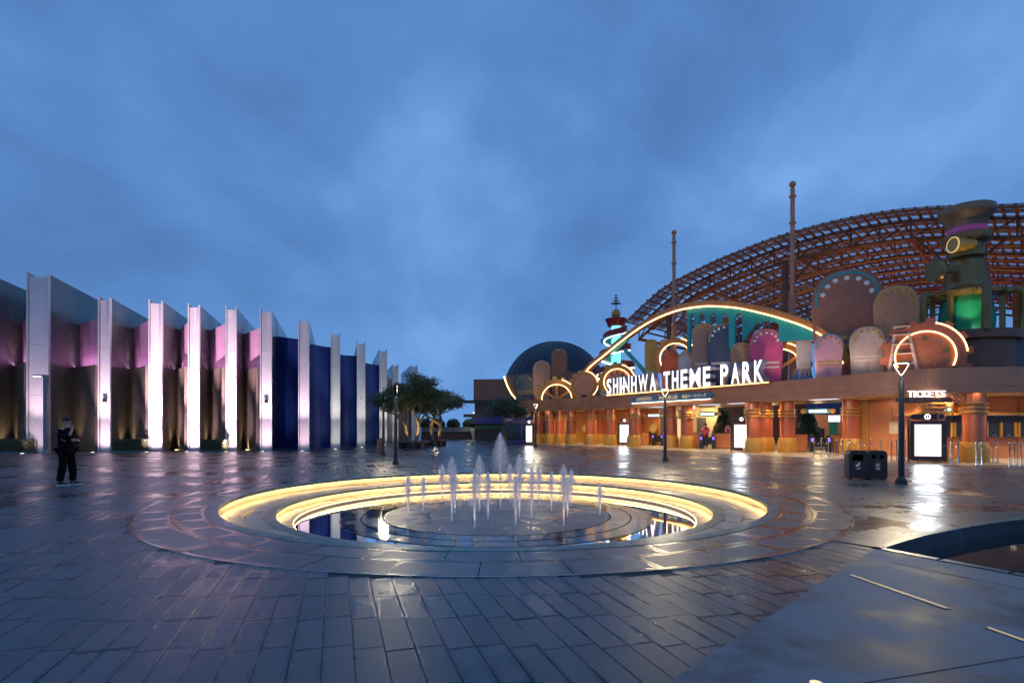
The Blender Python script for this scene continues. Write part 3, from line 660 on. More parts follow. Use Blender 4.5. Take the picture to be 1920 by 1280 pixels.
# interior behind the gates
sC, sD = SPX(1244, 11), SPX(1610, 11)
inn = thing('inner_courtyard_building', 'cream walled park building seen through the gates', 'building', (0, 0, 0))
def inner(px0, px1, d, z0, z1, m, name='wall', th=.3):
    x0, x1 = (px0-960)/F*d, (px1-960)/F*d; return MB().box(((x0+x1)/2, d+th/2, (z0+z1)/2), (x1-x0, th, z1-z0)).build(name, m, inn)
inner(1298, 1346, 47, 0, 4.6, 'cream'); inner(1240, 1298, 48.5, 0, 4.6, 'cream'); inner(1346, 1440, 54, 0, 5, 'brown_wall'); inner(1515, 1640, 44, 0, 2.5, 'wall_orange'); inner(1515, 1640, 46, 2.5, 4.6, 'navy_wall', 'upper_wall'); inner(1430, 1520, 50, 0, 4.8, 'b_brown')
inner(1309, 1324, 46.9, 0, 2.3, 'grey_wall', 'doorway', .1); inner(1556, 1570, 43.9, .2, 1.9, 'green', 'doorway', .1); inner(1534, 1546, 43.9, .3, 1.4, 'black', 'window', .1)
inner(1268, 1276, 48.4, 0, 2.2, emis('lit_door', (1, .75, .4), 1.0), 'doorway', .1)
inner(1555, 1575, 41, 1.75+.15, 2.35, emis('neon', (.8, .85, 1), 3), 'lit_sign', .1)
for x, d in ((14.2, 44), (19.5, 42), (22.5, 41), (17.5, 47), (26, 40)): light('POINT', (x, d-1.2, 2.6), 160, (1, .72, .38), radius=.25)
# turnstiles: pink-orange cabinets and violet readers
def gate(px, base, w, kind, lab):
    d = F*CH/(base-HZ); x = (px-960)/F*d; t = thing('gate_cabinet' if kind == 'c' else 'turnstile', lab, 'gate counter' if kind == 'c' else 'turnstile', (x, d+.3, .004), R(-25), 'entrance gate counters' if kind == 'c' else 'entrance turnstiles')
    if kind == 'c':
        MB().box((0, 0, .55), (w, .55, 1.0)).build('body', 'wall_orange', t); MB().box((0, 0, .03), (w-.1, .5, .06)).build('foot', 'dark_metal', t); MB().box((0, 0, 1.065), (w+.05, .6, .03)).build('top', 'dark_metal', t)
    else:
        for s_ in (-1, 1): MB().box((s_*w*.36, 0, .5), (w*.2, .8, 1.0)).build('pedestal', 'dark_metal', t); MB().box((s_*w*.36, -.41, .72), (w*.12, .012, .22)).build('reader', VIO, t)
        MB().box((0, 0, .55), (w*.5, .03, .5)).build('wing', 'glass_dark', t); MB().box((w*.46, -.41, .94), (.05, .012, .04)).build('status_light', emis('redlight', (1, .05, .05), 3), t)
gate(1213, 834, .55, 'c', 'orange gate counter below the round porthole'); gate(1236, 835, .95, 't', 'violet lit turnstile beside the porthole wall')
gate(1309, 840, .6, 'c', 'narrow orange gate counter right of the paired columns'); gate(1330, 841, 1.1, 't', 'violet lit turnstile in front of the staff member in pink'); gate(1362, 841, 1.1, 'c', 'wide orange gate counter left of the middle poster stand')
gate(1507, 847, .65, 'c', 'orange gate counter right of the widest gold column base'); gate(1543, 847.5, 1.2, 't', 'violet lit turnstile behind the chrome stanchions'); gate(1574, 848, .4, 'c', 'small orange gate counter touching the column by the ticket office')
# topiary trees inside
def topiary(name, x, y, H, cr, lab, cat='tree', m='leaf_dark', cone=False, n=1600, group=None):
    rng = random.Random(int(x*100)); t = thing(name, lab, cat, (x, y, 0), 0, group)
    MB().tube([(0, 0, 0), (.02, 0, H*.3), (0, 0, H*.6)], [.07, .055, .04], 8).build('trunk', 'bark', t)
    m_ = MB()
    for k in range(n):
        u_ = Vector((rng.gauss(0, 1), rng.gauss(0, 1), rng.gauss(0, 1))).normalized()
        if cone: z = rng.random()**1.3; rr = cr*(1-z*.75)*rng.uniform(.75, 1.08); a = rng.uniform(0, 6.28); o = Vector((rr*math.cos(a), rr*math.sin(a), H*.22+z*H*.78))
        else: o = Vector((u_.x*cr, u_.y*cr, H-cr*.85+max(u_.z, -.35)*cr*.85))*1.0; o += u_*rng.gauss(0, .04)
        q_ = Vector((rng.gauss(0, 1), rng.gauss(0, 1), rng.gauss(0, 1))).normalized()*.09; r_ = q_.orthogonal().normalized()*.05
        m_.add([o-q_, o+r_, o+q_, o-r_], [(0, 1, 2, 3)])
    if not cone: m_.lathe([(.02, H-cr*1.1), (cr*.85, H-cr*1.05), (cr*.9, H-cr*.8), (cr*.7, H-cr*.35), (.02, H-cr*.12)], 14)
    else: m_.lathe([(.02, H*.22), (cr*.8, H*.25), (cr*.7, H*.5), (cr*.25, H*.92), (.02, H*.97)], 12)
    m_.build('crown', m, t)
for px, d, lab in ((1357, 42, 'dark cone shaped tree behind the gates left of the poster stand'), (1514, 38, 'dark cone shaped tree behind the gates left of the neon sign')):
    topiary('cone_tree', (px-960)/F*d, d, 2.75, .95, lab, cone=True, n=2600)
# ticket office
tk = thing('ticket_office', 'orange ticket office wall with counter windows and gold ledges', 'ticket office', (0, 0, 0))
W0, W1, W2 = Vector((18.9, 29.0)), Vector((21.2, 26.0)), Vector((33, 25.4))
def tpan(name, m, a, b, z0, z1, th=.12, out=0.0, parent=tk):
    d = (b-a).normalized(); nr = Vector((d.y, -d.x)); a_, b_ = a+nr*out, b+nr*out
    return MB().slab([tuple(a_), tuple(b_), tuple(b_-nr*th), tuple(a_-nr*th)], z0, z1).build(name, m, parent)
for a, b, segs in ((W0, W1, 3), (W1, W2, 8)):
    for k in range(segs):
        c0, c1 = a.lerp(b, k/segs+.002), a.lerp(b, (k+1)/segs-.002)
        tpan('wall_panel', 'wall_orange', c0, c1, 0, .95); tpan('wall_panel', 'wall_orange', c0, c1, 2.05, ZB+.06)
        win = not (a == W0 and k < 2)
        if win:
            tpan('counter', 'wood', c0, c1, .95, 1.02, .4, .25)
            tpan('lintel', 'dark_metal', c0, c1, 1.72, 2.04, .1, .03)
            fr = tpan('window_frame', 'gold', c0, c0.lerp(c1, .08), 1.02, 1.72); tpan('window_frame', 'gold', c0.lerp(c1, .46), c0.lerp(c1, .54), 1.02, 1.72); tpan('window_frame', 'gold', c0.lerp(c1, .92), c1, 1.02, 1.72)
            tpan('pane', 'glass_dark', c0, c1, 1.02, 1.72, .02, -.06)
            for f_ in (.27, .73):
                q_ = c0.lerp(c1, f_); d = (c1-c0).normalized()
                MB().ring(.06, .10, -.012, .0, 0, math.pi, 10).build('speak_hole', 'chrome', tk, loc=(q_.x, q_.y, 1.03), rz=math.atan2(d.y, d.x))
        else: tpan('wall_panel', 'wall_orange', c0, c1, .956, 2.044)
    tpan('ledge', 'gold', a.lerp(b, .40 if a == W0 else 0), b, 2.06, 2.18, .5, .35)
tpan('pilaster', 'gold', W0-Vector((.35, -.3)), W0+Vector((.12, -.12)), 0, ZB, .3, .12); tpan('notice', 'paper', W0.lerp(W1, .30), W0.lerp(W1, .46), 1.15, 1.75, .02, .03)
for i, (f_, a, b) in enumerate(((.86, W0, W1), (.055, W1, W2), (.305, W1, W2))):
    c = a.lerp(b, f_); d = (b-a).normalized(); nr = Vector((d.y, -d.x)); c += nr*.3
    t = thing('window_sign', ['green lit arched ticket sign left of the lamp post', 'green lit arched ticket sign behind the poster stand header', 'green lit arched ticket sign at the right edge above the window'][i], 'sign', (c.x, c.y, 2.18), math.atan2(d.y, d.x), 'green lit ticket window signs')
    poly = [(-.62, 0), (.62, 0), (.62, .26)]+[(.50*math.cos(x_), .26+.10*math.sin(x_)) for x_ in [math.pi*k/10 for k in range(11)]]+[(-.62, .26)]
    MB().plate(poly, -.05, .05).build('frame', 'gold', t); MB().plate([(x*.9, z*.86+.02) for x, z in poly], -.056, -.05).build('panel', GRNL, t)
    link('lettering', text_mesh('TICKETS', 1, 0, .01, w=.62, h=.11), LETT, t, loc=(0, -.06, .10))
    for s_ in (-1, 1): MB().ring(0, .075, -.066, -.056, c=(s_*.46, .155), n=16).build('lamp', LETT, t)
    MB().ring(0, .17, -.06, .03, c=(0, .47), n=20).build('roundel', 'copper', t); MB().ring(0, .12, -.07, -.06, c=(0, .47), n=20).build('roundel_light', LETT, t)
# TICKETS sign hung under the fascia corner
p, tg, s = FP(1733, -.25); rz = R(-8)
t = thing('tickets_sign', 'glowing white TICKETS lettering over a dark plaque at the fascia corner', 'sign', (p.x, p.y, 2.62), rz)
xx = -.66
for ch in 'TICKETS':
    w_ = .07 if ch == 'I' else .19; o = link('letter', text_mesh(ch, 1, .05, .008, w=w_, h=.27), LETT, t, loc=(xx+w_/2, -.04, .12)); xx += w_+.035
MB().plate([(-1.0+.1*math.cos(a), .1*math.sin(a)) for a in [R(90+18*k) for k in range(11)]]+[(1.0+.1*math.cos(a), .1*math.sin(a)) for a in [R(-90+18*k) for k in range(11)]], -.03, .03).build('plaque', 'wood', t)
link('subtitle', text_mesh('매표소 / 售票处 / チケット売り場', 1, 0, 0, w=1.25), mat('sub_text', (.5, .4, .33), .5), t, loc=(0, -.035, -.04))
MB().ring(.11, .17, -.05, .05, c=(1.18, .03)).build('gear_ring', 'copper', t); MB().ring(.0, .05, -.05, .05, c=(1.18, .03)).build('gear_hub', 'copper', t); MB().ring(.08, .13, -.04, .04, c=(-1.1, 0)).build('gear_ring', 'copper', t)
for x in (-.55, .62): MB().tube([(x, 0, .08), (x, 0, ZB-2.60)], .025, 8).build('hanger', 'dark_metal', t)
# poster stands
def poster(px, base, W, H, rz, lab, text=False):
    q_ = G(px, base); t = thing('poster_stand', lab, 'poster stand', tuple(q_), rz, 'illuminated poster stands')
    MB().box((0, 0, .12+H/2), (W, .16, H)).build('cabinet', mat('maroon', (.06, .022, .025), .35), t)
    MB().box((0, -.083, .12+H/2+.02), (W*.82, .008, H*.84)).build('trim', 'copper', t); MB().box((0, -.09, .12+H/2+.02), (W*.76, .008, H*.80)).build('screen', SCRN, t)
    for s_ in (-1, 1):
        MB().tube([(s_*(W/2+.05), 0, 0), (s_*(W/2+.05), 0, H+.2)], .035, 8).build('post', 'dark_metal', t); MB().lathe([(.10, 0), (.10, .03), (.05, .07)], 14, c=(s_*(W/2+.05), 0, 0)).build('foot', 'copper', t)
    MB().plate([(-W*.40+.11*math.cos(a), H+.30+.11*math.sin(a)) for a in [R(90+30*k) for k in range(7)]]+[(W*.40+.11*math.cos(a), H+.30+.11*math.sin(a)) for a in [R(-90+30*k) for k in range(7)]], -.05, .05).build('header', 'maroon', t)
    MB().ring(.075, .115, -.065, -.052, c=(0, H+.30), n=20).build('round_light', LETT, t); MB().box((0, -.06, H+.30), (.03, .01, .13)).build('round_light', LETT, t)
    g = MB().ring(.10, .145, -.06, .06, c=(W*.40, H+.30), n=20)
    for k in range(12): a = k*math.pi/6; g.box((W*.4+.16*math.cos(a), 0, H+.3+.16*math.sin(a)), (.035, .08, .035))
    g.build('gear', 'copper', t)
    c, s_ = math.cos(rz), math.sin(rz); light('AREA', (q_.x+.12*s_, q_.y-.12*c, .12+H/2), 26*W*H, (.85, .92, 1), (q_.x+3*s_, q_.y-3*c, .12+H/2), radius=(W*.75, H*.8))
poster(1738, 868, 1.20, 1.62, R(-18), 'large glowing poster stand beside the ticket sign, nearest one'); poster(1390, 848, 1.0, 1.65, R(-20), 'glowing poster stand in front of the middle columns'); poster(1171, 836, .92, 1.70, R(-18), 'glowing poster stand left of the porthole wall'); poster(992, 835, .62, 1.6, R(-5), 'narrow glowing poster stand beside the blue booth')
# blue plaque on the fascia
p, tg, s = FP(1262, -.06); t = thing('fascia_plaque', 'long blue plaque with small gold lettering on the fascia below the big sign', 'sign', (p.x, p.y, 0), 0)
sa, sb = SPX(1181, -.06), SPX(1340, -.06)
V = []; n_ = 24
def fasc(name, m, s0, s1, off0, off1, zf, parent, loc):
    V = []; Fs = []
    for i in range(n_+1):
        s = s0+(s1-s0)*i/n_; z0, z1 = zf(i/n_)
        for off, z in ((off0, z0), (off0, z1), (off1, z1), (off1, z0)):
            q_, _ = FAT(s, off); V.append((q_.x-loc[0], q_.y-loc[1], z))
    for i in range(n_):
        for j in range(4): Fs.append((i*4+j, i*4+(j+1) % 4, i*4+4+(j+1) % 4, i*4+4+j))
    Fs += [(0, 1, 2, 3), (n_*4+3, n_*4+2, n_*4+1, n_*4)]
    return MB().add(V, Fs).build(name, m, parent)
fasc('board', 'blue_sign', sa, sb, -.10, -.01, lambda u_: (3.44-.23*min(1, math.sin(math.pi*u_)*5)**.5, 3.44+.23*min(1, math.sin(math.pi*u_)*5)**.5), t, p)
fasc('light_strip', LEDN, sa+.3, sb-.3, -.13, -.10, lambda u_: (3.185, 3.21), t, p)
for f_, tx, w_ in ((.2, '신화테마파크', 1.6), (.5, '神话主题公园', 1.7), (.79, '神話テーマパーク', 2.0)):
    q_, tg = FAT(sa+(sb-sa)*f_, -.112); link('lettering', text_mesh(tx, 1, 0, .01, w=w_), emis('plaque_text', (1, .75, .4), .7), t, loc=(q_.x-p.x, q_.y-p.y, 3.33), rz=math.atan2(tg.y, tg.x))
for f_ in (.035, .355, .64, .965):
    q_, tg = FAT(sa+(sb-sa)*f_, -.115); MB().ring(0, .05, -.01, .01, n=10).build('stud', 'gold', t, loc=(q_.x-p.x, q_.y-p.y, 3.42), rz=math.atan2(tg.y, tg.x))
# big lettering
sa, sb = SPX(1137, -.28), SPX(1436, -.28)
p, tg = FAT((sa+sb)/2, -.28); t = thing('entrance_sign', 'huge glowing white SHINHWA THEME PARK lettering standing on the fascia', 'sign', (p.x, p.y, ZT), 0)
fasc('ledge', 'copper', sa-.2, sb+.2, -.16, .15, lambda u_: (-.09, .0), t, p)
fasc('light_strip', LEDW, sa-.1, sb+.1, -.19, -.16, lambda u_: (-.05, -.02), t, p)
adv = {' ': .62, 'I': .44, 'W': 1.3, 'M': 1.2, 'N': .98}; TXT = 'SHINHWA THEME PARK'; tot = sum(adv.get(c, .86) for c in TXT); u = 0
for ch in TXT:
    a_ = adv.get(ch, .86)
    if ch != ' ':
        q_, tg = FAT(sa+(sb-sa)*(u+a_/2)/tot, -.12); wid = (a_-.21)*(sb-sa)/tot; rz = math.atan2(tg.y, tg.x)
        o = link('letter', text_mesh(ch, 1, .22, .012 if ch in 'NMW' else .028, w=wid, h=1.22), mat('letter_side', (.36, .33, .42), .35), t, loc=(q_.x-p.x, q_.y-p.y, .004), rz=rz)
        me = text_mesh(ch, 1, 0, .012 if ch in 'NMW' else .028, w=wid*.97, h=1.19); ym = min(v.co.y for v in o.data.vertices); link('face', me, LETT, o, loc=(0, ym-.006, .015))
    u += a_
#==PART4==
# ================================================================== DECORATION ON THE ENTRANCE ROOF
mat('gear_red', (.36, .10, .045), .4, .1, var=.12)
def spot_at(px, py, off): p, tg, s = FP(px, off); return p, tg, ZAT(py, p.y), p.y/F
def gear(px, py, rpx, off, lab, kind, rz=None, half=False, teeth=16, name='gear_wheel'):
    p, tg, z, sc_ = spot_at(px, py, off); r = rpx*sc_; z = max(z, ZT+.0) if half else z
    view = math.atan2(-p.x, p.y); rz = view*.75 if rz is None else rz
    t = thing(name, lab, 'gear', (p.x, p.y, ZT-.03), rz, 'giant gears on the entrance roof'); zc = z-ZT+.03
    def clip(a): return zc+r*1.1*math.sin(a) > .02
    a0, a1 = (0, 2*math.pi)
    if zc < r: th = math.asin(min(1, zc/r)); a0, a1 = -th, math.pi+th
    def facep(k_):
        th_ = math.asin(min(1, zc/(r*k_))) if zc < r*k_ else math.pi/2
        return [(r*k_*math.cos(x_), zc+r*k_*math.sin(x_)) for x_ in [-th_+(math.pi+2*th_)*j/40 for j in range(41 if zc < r*k_ else 40)]]
    MB().ring(r*.70, r*.95, -.14, .14, a0, a1, 48, (0, zc)).build('rim', 'gear_red' if px > 1700 else 'arch_orange', t)
    for k in range(teeth):
        a = 2*math.pi*k/teeth+.1
        if not clip(a): continue
        M = Matrix.Rotation(-a, 3, 'Y'); MB().box((r*1.01*math.cos(a), 0, zc+r*1.01*math.sin(a)), (r*.14, .26, r*.2), M=M).build('tooth', 'gear_red' if px > 1700 else 'gold', t)
    if kind == 'disc':
        MB().plate(facep(.705), -.10, .10).build('face', 'copper', t); MB().ring(r*.76, r*.80, -.155, -.141, a0, a1, 40, (0, zc)).build('groove', 'brown_wall', t)
        MB().ring(r*.955, r*1.0, -.16, -.10, max(a0, R(-50)), R(85), 30, (0, zc)).build('light_strip', LEDW, t)
    if kind == 'holes':
        MB().plate(facep(.705), -.06, .08).build('face', 'gear_red' if px > 1700 else 'copper', t)
        for k in range(10):
            a = 2*math.pi*k/10+.3
            if zc+r*.52*math.sin(a) > .1: MB().ring(0, r*.075, -.09, -.06, 0, 2*math.pi, 14, (r*.52*math.cos(a), zc+r*.52*math.sin(a))).build('boss', 'brown_wall' if k % 2 else 'gold_dark', t)
    if kind == 'spokes':
        for a in (R(35), R(90), R(145)): M = Matrix.Rotation(-a, 3, 'Y'); MB().box((r*.36*math.cos(a), 0, zc+r*.36*math.sin(a)), (r*.7, .12, r*.12), M=M).build('spoke', 'arch_orange', t)
    if kind != 'disc':
        MB().ring(r*.68, r*.715, -.165, -.145, a0, a1, 48, (0, zc)).build('light_strip', LEDW, t)
        MB().ring(r*.93, r*.965, -.165, -.145, max(a0, R(5)), R(75), 24, (0, zc)).build('light_strip', LEDW, t)
    MB().box((0, .25, max(.2, zc*.5)), (r*.3, .12, max(.4, zc))).build('bracket', 'dark_metal', t)
gear(1044, 749, 40, .9, 'half gear with glowing rim and spokes at the far left of the roof', 'spokes', half=True)
gear(1095, 721, 26, .7, 'solid copper disc gear left of the big lettering', 'disc', teeth=14)
gear(1157, 716, 35, .8, 'gear with bored face right behind the letters SHI', 'holes', teeth=12)
gear(1266, 672, 40, 1.5, 'upright gear behind the yellow and red boards', 'spokes', teeth=12)
gear(1462, 690, 50, 1.5, 'half hidden gear right of the pink board', 'spokes', teeth=12)
gear(1732, 668, 66, .9, 'largest gear with studded face at the right of the roof', 'holes', teeth=14)
# big teal and orange arch
AR = [(1086, 708), (1110, 682), (1135, 662), (1165, 637), (1200, 611), (1235, 591), (1275, 576), (1315, 569), (1345, 568), (1385, 571), (1430, 580), (1475, 592), (1515, 606), (1545, 622), (1570, 645), (1585, 672)]
pc, tg, s = FP(1340, 1.1); arch = thing('roof_arch', 'great orange arch with teal web and light line over the entrance', 'arch', (pc.x, pc.y, ZT-.03), 0)
A3 = []
for px, py in AR: p, tg, z, _ = spot_at(px, py, 1.1); A3.append(Vector((p.x-pc.x, p.y-pc.y, z-ZT+.03)))
def dens3(P, n=5):
    out = []
    for i in range(len(P)-1):
        p0, p1, p2, p3 = P[max(i-1, 0)], P[i], P[i+1], P[min(i+2, len(P)-1)]
        for k in range(n):
            t_ = k/n; out.append(.5*((2*p1)+(p2-p0)*t_+(2*p0-5*p1+4*p2-p3)*t_*t_+(3*p1-p0-3*p2+p3)*t_**3))
    return out+[P[-1]]
A3 = dens3(A3)
inw = Vector((.85, .5, 0))
def band(P, dz0, dz1, y0, y1, name, m):      # ribbon of the arch: vertical thickness dz, depth along the inward direction
    V = []; Fs = []; n_ = len(P)
    for q_ in P:
        for dz, y in ((dz0, y0), (dz1, y0), (dz1, y1), (dz0, y1)): V.append(q_+inw*y+Vector((0, 0, dz)))
    for i in range(n_-1):
        for j in range(4): Fs.append((i*4+j, i*4+(j+1) % 4, i*4+4+(j+1) % 4, i*4+4+j))
    Fs += [(0, 1, 2, 3), (n_*4-1, n_*4-2, n_*4-3, n_*4-4)]
    return MB().add(V, Fs).build(name, m, arch)
band(A3, -.22, .16, -.16, .34, 'arch_rib', 'arch_orange'); band(A3, -.26, -.19, -.20, -.13, 'light_strip', LEDW)
# teal web: depth below the rib by image column, with slots left open between tongues
def web(x0, x1, fn, name='web'):
    V = []; Fs = []; n_ = 10
    for i in range(n_+1):
        px = x0+(x1-x0)*i/n_; p, tg, s_ = FP(px, 1.1); best = min(A3, key=lambda q_: (q_.x+pc.x-p.x)**2+(q_.y+pc.y-p.y)**2)
        zt = best.z-.2; zb = max(.02, ZAT(fn((px)), p.y)-ZT+.03); zb = min(zb, zt-.05)
        for y in (0.0, .16):
            V += [Vector((p.x-pc.x, p.y-pc.y, zt))+inw*y, Vector((p.x-pc.x, p.y-pc.y, zb))+inw*y]
    for i in range(n_):
        a, b = i*4, i*4+4; Fs += [(a, a+1, b+1, b), (a+2, b+2, b+3, a+3), (a+1, a+3, b+3, b+1), (a, b, b+2, a+2)]
    Fs += [(0, 2, 3, 1), (n_*4, n_*4+1, n_*4+3, n_*4+2)]
    MB().add(V, Fs).build(name, 'teal', arch)
web(1140, 1176, lambda x: 661-(x-1140)*.1 if x < 1160 else 655-(x-1160)*1.0)
for x0, x1, yb in ((1288, 1302, 720), (1302, 1322, 640), (1322, 1343, 648), (1343, 1366, 655), (1366, 1392, 655)):
    w_ = x1-x0
    web(x0, x0+w_*.42, lambda x, yb=yb: yb); web(x0+w_*.42, x1, lambda x, x0=x0, w_=w_: 586+14*((x-x0-w_*.71)/(w_*.29))**2)
web(1392, 1420, lambda x: 640-(x-1392)*1.3); web(1420, 1460, lambda x: 602+(x-1440)**2*.012); web(1460, 1545, lambda x: 640-(x-1460)*.05)
pA, pB = [Vector((*(FP(x, 1.2)[0]-pc.xy if False else (FP(x, 1.2)[0]-Vector((pc.x, pc.y)))), 0)) for x in (1172, 1212)]
d0 = FP(1172, 1.2)[0].y; d1 = FP(1212, 1.2)[0].y
MB().tube([pA+Vector((0, 0, ZAT(655, d0)-ZT)), pB+Vector((0, 0, ZAT(700, d1)-ZT+.03))], .16, 8).build('brace', 'teal', arch)
# plain round-topped boards standing on the roof edge
TRIM = ['gold', 'b_cream', 'b_brown', 'teal']
def board(px, top, wpx, m, off, lab, e=2.4):
    p, tg, z, sc_ = spot_at(px, top, off); rz = math.atan2(-p.x, p.y)*.8; w = wpx*sc_/2; h = z-ZT+.03; hr = min(h*.6, w*1.15)
    t = thing('display_board', lab, 'display board', (p.x, p.y, ZT-.03), rz, 'plain round-topped boards on the entrance roof')
    def outl(k, dx=0): return [(-k*w*.86, dx), (k*w*.86, dx)]+[(k*w*math.copysign(abs(math.cos(a))**(2/e), math.cos(a)), h-hr+(hr-(1-k)*w)*abs(math.sin(a))**(2/e)) for a in [math.pi*i/24 for i in range(25)]]
    n_ = 27; V = [(x, y, z_) for k, y in ((.94, -.14), (1, -.08), (1, .08), (.94, .12)) for x, z_ in outl(k)]
    Fs = [tuple(range(n_)), tuple(range(3*n_, 4*n_))[::-1]]+[(r_*n_+i, r_*n_+(i+1) % n_, r_*n_+n_+(i+1) % n_, r_*n_+n_+i) for r_ in range(3) for i in range(n_)]
    MB().add(V, Fs).build('panel', m, t, True)
    q = [(k, outl(k)) for k in (.90, .84)]; m_ = MB(); V = []
    for y in (-.150, -.138):
        for k, o_ in q: V += [(x, y, z_+.03) for x, z_ in o_[2:]]
    n2 = 25; Fs = []
    for i in range(n2-1): Fs += [(i, i+1, n2+i+1, n2+i), (2*n2+i, 3*n2+i, 3*n2+i+1, 2*n2+i+1), (i, 2*n2+i, 2*n2+i+1, i+1), (n2+i, n2+i+1, 3*n2+i+1, 3*n2+i)]
    m_.add(V, Fs).build('trim_band', TRIM[len(lab) % 4], t)
    for i in range(3, 23, 3 if w > .7 else 4):
        x, z_ = outl(.72)[2+i]; MB().lathe([(.001, -.05), (.6, -.035), (1, 0)], 10, c=(0, 0, 0), axis='y', cap=False).build('stud', 'white' if m in ('b_bear', 'b_navy', 'b_pink') else 'gold', t, True, (x, -.14, z_)).scale = (.075*w+.03,)*3 if False else (.06*w+.025, 1, .06*w+.025)
    for f_ in (.30, .38): MB().box((0, -.142, h*f_), (w*1.5, .012, h*.035)).build('painted_band', TRIM[(len(lab)+1) % 4], t)
    MB().box((0, -.141, h*.16), (.012, .01, h*.3)).build('seam', 'seam', t)
    MB().box((0, .2, h*.25), (.12, .14, h*.5)).build('prop', 'dark_metal', t); MB().box((0, .3, .03), (w*1.2, .4, .06)).build('foot', 'dark_metal', t)
for px, top, w_, m, off, lab in ((984, 702, 38, 'b_grey', 1.0, 'plain grey board inside the glowing arc at the left'), (1016, 676, 34, 'b_tan', 1.5, 'plain tan board left of the half gear'), (1049, 653, 30, 'b_brown', 1.9, 'plain dark brown board behind the half gear'),
    (1221, 636, 25, 'b_yellow', .75, 'tall plain yellow board over the letters HWA'), (1256, 655, 32, 'b_redor', .9, 'plain red orange board between the yellow and cream boards'), (1285, 660, 25, 'b_cream', .75, 'small plain cream board left of the tall flesh board'),
    (1320, 606, 42, 'b_flesh', .9, 'tall plain flesh coloured board right of the cream board'), (1357, 606, 60, 'b_navy', 1.3, 'large plain navy board in the middle above THEME'), (1389, 642, 38, 'b_tan', .7, 'plain tan board between the navy and pink boards'), (1437, 617, 58, 'b_pink', .8, 'large plain pink board above the letters ARK'),
    (1507, 610, 26, 'b_cream', 1.5, 'narrow plain cream board behind the blue and yellow drum'), (1588, 506, 116, 'b_bear', 1.9, 'largest plain brown board on the right part of the roof'), (1680, 536, 72, 'b_bear2', 1.5, 'plain light brown board right of the largest one'),
    (1553, 626, 48, 'b_rose', .6, 'plain rose coloured board right of the drum'), (1627, 612, 58, 'b_beige', .6, 'plain beige board left of the stepladder')): board(px, top, w_, m, off, lab)
# small floods on arms, added along the fascia edge to brighten the boards
for px in (990, 1040, 1100, 1160, 1225, 1290, 1340, 1390, 1440, 1500, 1550, 1600, 1650, 1700, 1750):
    p, tg, s = FP(px, -.75); nrm = Vector((-tg.y, tg.x)); o = MB().box((0, 0, 0), (.09, .06, .07)).build('added_flood', 'copper', ent, loc=(p.x, p.y, ZT+.12), rz=math.atan2(tg.y, tg.x)); p2, _, _ = FP(px, .02)
    MB().tube([(p.x, p.y, ZT+.1), (p2.x, p2.y, ZT-.05)], .012, 6).build('added_flood_arm', 'copper', ent)
    light('SPOT', (p.x+nrm.x*.08, p.y+nrm.y*.08, ZT+.13), 120 if px < 1480 else 62, (1, .76, .54), (p.x+nrm.x*2.2, p.y+nrm.y*2.2, ZT+2.6), 105, 1.0, .06)
# drum with coloured triangles
p, tg, z, sc_ = spot_at(1505, 705, .7); t = thing('striped_drum', 'small blue drum with yellow and orange triangles under the cream board', 'drum', (p.x, p.y, ZT-.03), 0)
n_ = 12; r0, r1, hh = .52, .36, .62
MB().lathe([(r0, 0), (r1, hh)], 24).build('shell', mat('drum_blue', (.05, .13, .36), .5), t)
for k in range(n_):
    a, b, c = 2*math.pi*k/n_, 2*math.pi*(k+1)/n_, 2*math.pi*(k+.5)/n_; f_ = 1.02
    MB().add([(f_*r1*math.cos(a), f_*r1*math.sin(a), hh), (f_*r1*math.cos(b), f_*r1*math.sin(b), hh), (f_*r0*math.cos(c), f_*r0*math.sin(c), .04), (.9*r1*math.cos(c), .9*r1*math.sin(c), hh*.9)], [(0, 1, 2), (0, 2, 3), (1, 3, 2), (0, 3, 1)]).build('triangle', 'b_yellow' if k % 2 else 'b_tan', t)
# stepladder
p, tg, z, sc_ = spot_at(1690, 690, .5); H = ZAT(612, p.y)-ZT; t = thing('stepladder', 'weathered wooden stepladder leaning beside the studded gear', 'stepladder', (p.x, p.y, ZT-.03), R(-30))
for x in (-.42, .42):
    M = Matrix.Rotation(R(8)*(1 if x < 0 else -1), 3, 'Y') @ Matrix.Rotation(R(14), 3, 'X').inverted(); MB().box((x*.85, -.22, H/2), (.10, .05, H*1.03), M=M).build('rail', 'b_beige', t)
    M = Matrix.Rotation(R(8)*(1 if x < 0 else -1), 3, 'Y') @ Matrix.Rotation(R(-14), 3, 'X').inverted(); MB().box((x*.85, .22, H/2), (.08, .05, H*1.03), M=M).build('rail', 'b_beige', t)
for k in range(4): f_ = (k+.8)/4.6; MB().box((0, -.45*(1-f_)+.02, H*f_), (.95-.35*f_, .2, .04)).build('tread', 'b_beige', t)
MB().box((0, 0, H), (.6, .4, .05)).build('tread', 'b_beige', t)
# left curved plate with its glowing arc
p, tg, z, sc_ = spot_at(968, 745, .9); t = thing('curved_backdrop', 'copper backdrop plate with a glowing curved edge at the far left', 'backdrop', (p.x, p.y, ZT-.03), math.atan2(-p.x, p.y)*.6)
arc = [(-23, 46), (-20, 36), (-16, 26), (-10, 15), (-2, 5), (6, 0)]
MB().plate([(x*sc_, z_*sc_*1.02) for x, z_ in arc]+[(88*sc_, 0), (88*sc_, 42*sc_), (60*sc_, 56*sc_), (24*sc_, 50*sc_)], .25, .40).build('plate', 'brown_wall', t)
MB().tube([(x*sc_, .2, z_*sc_*1.02+.03) for x, z_ in arc], .055, 8).build('light_strip', LEDW, t)
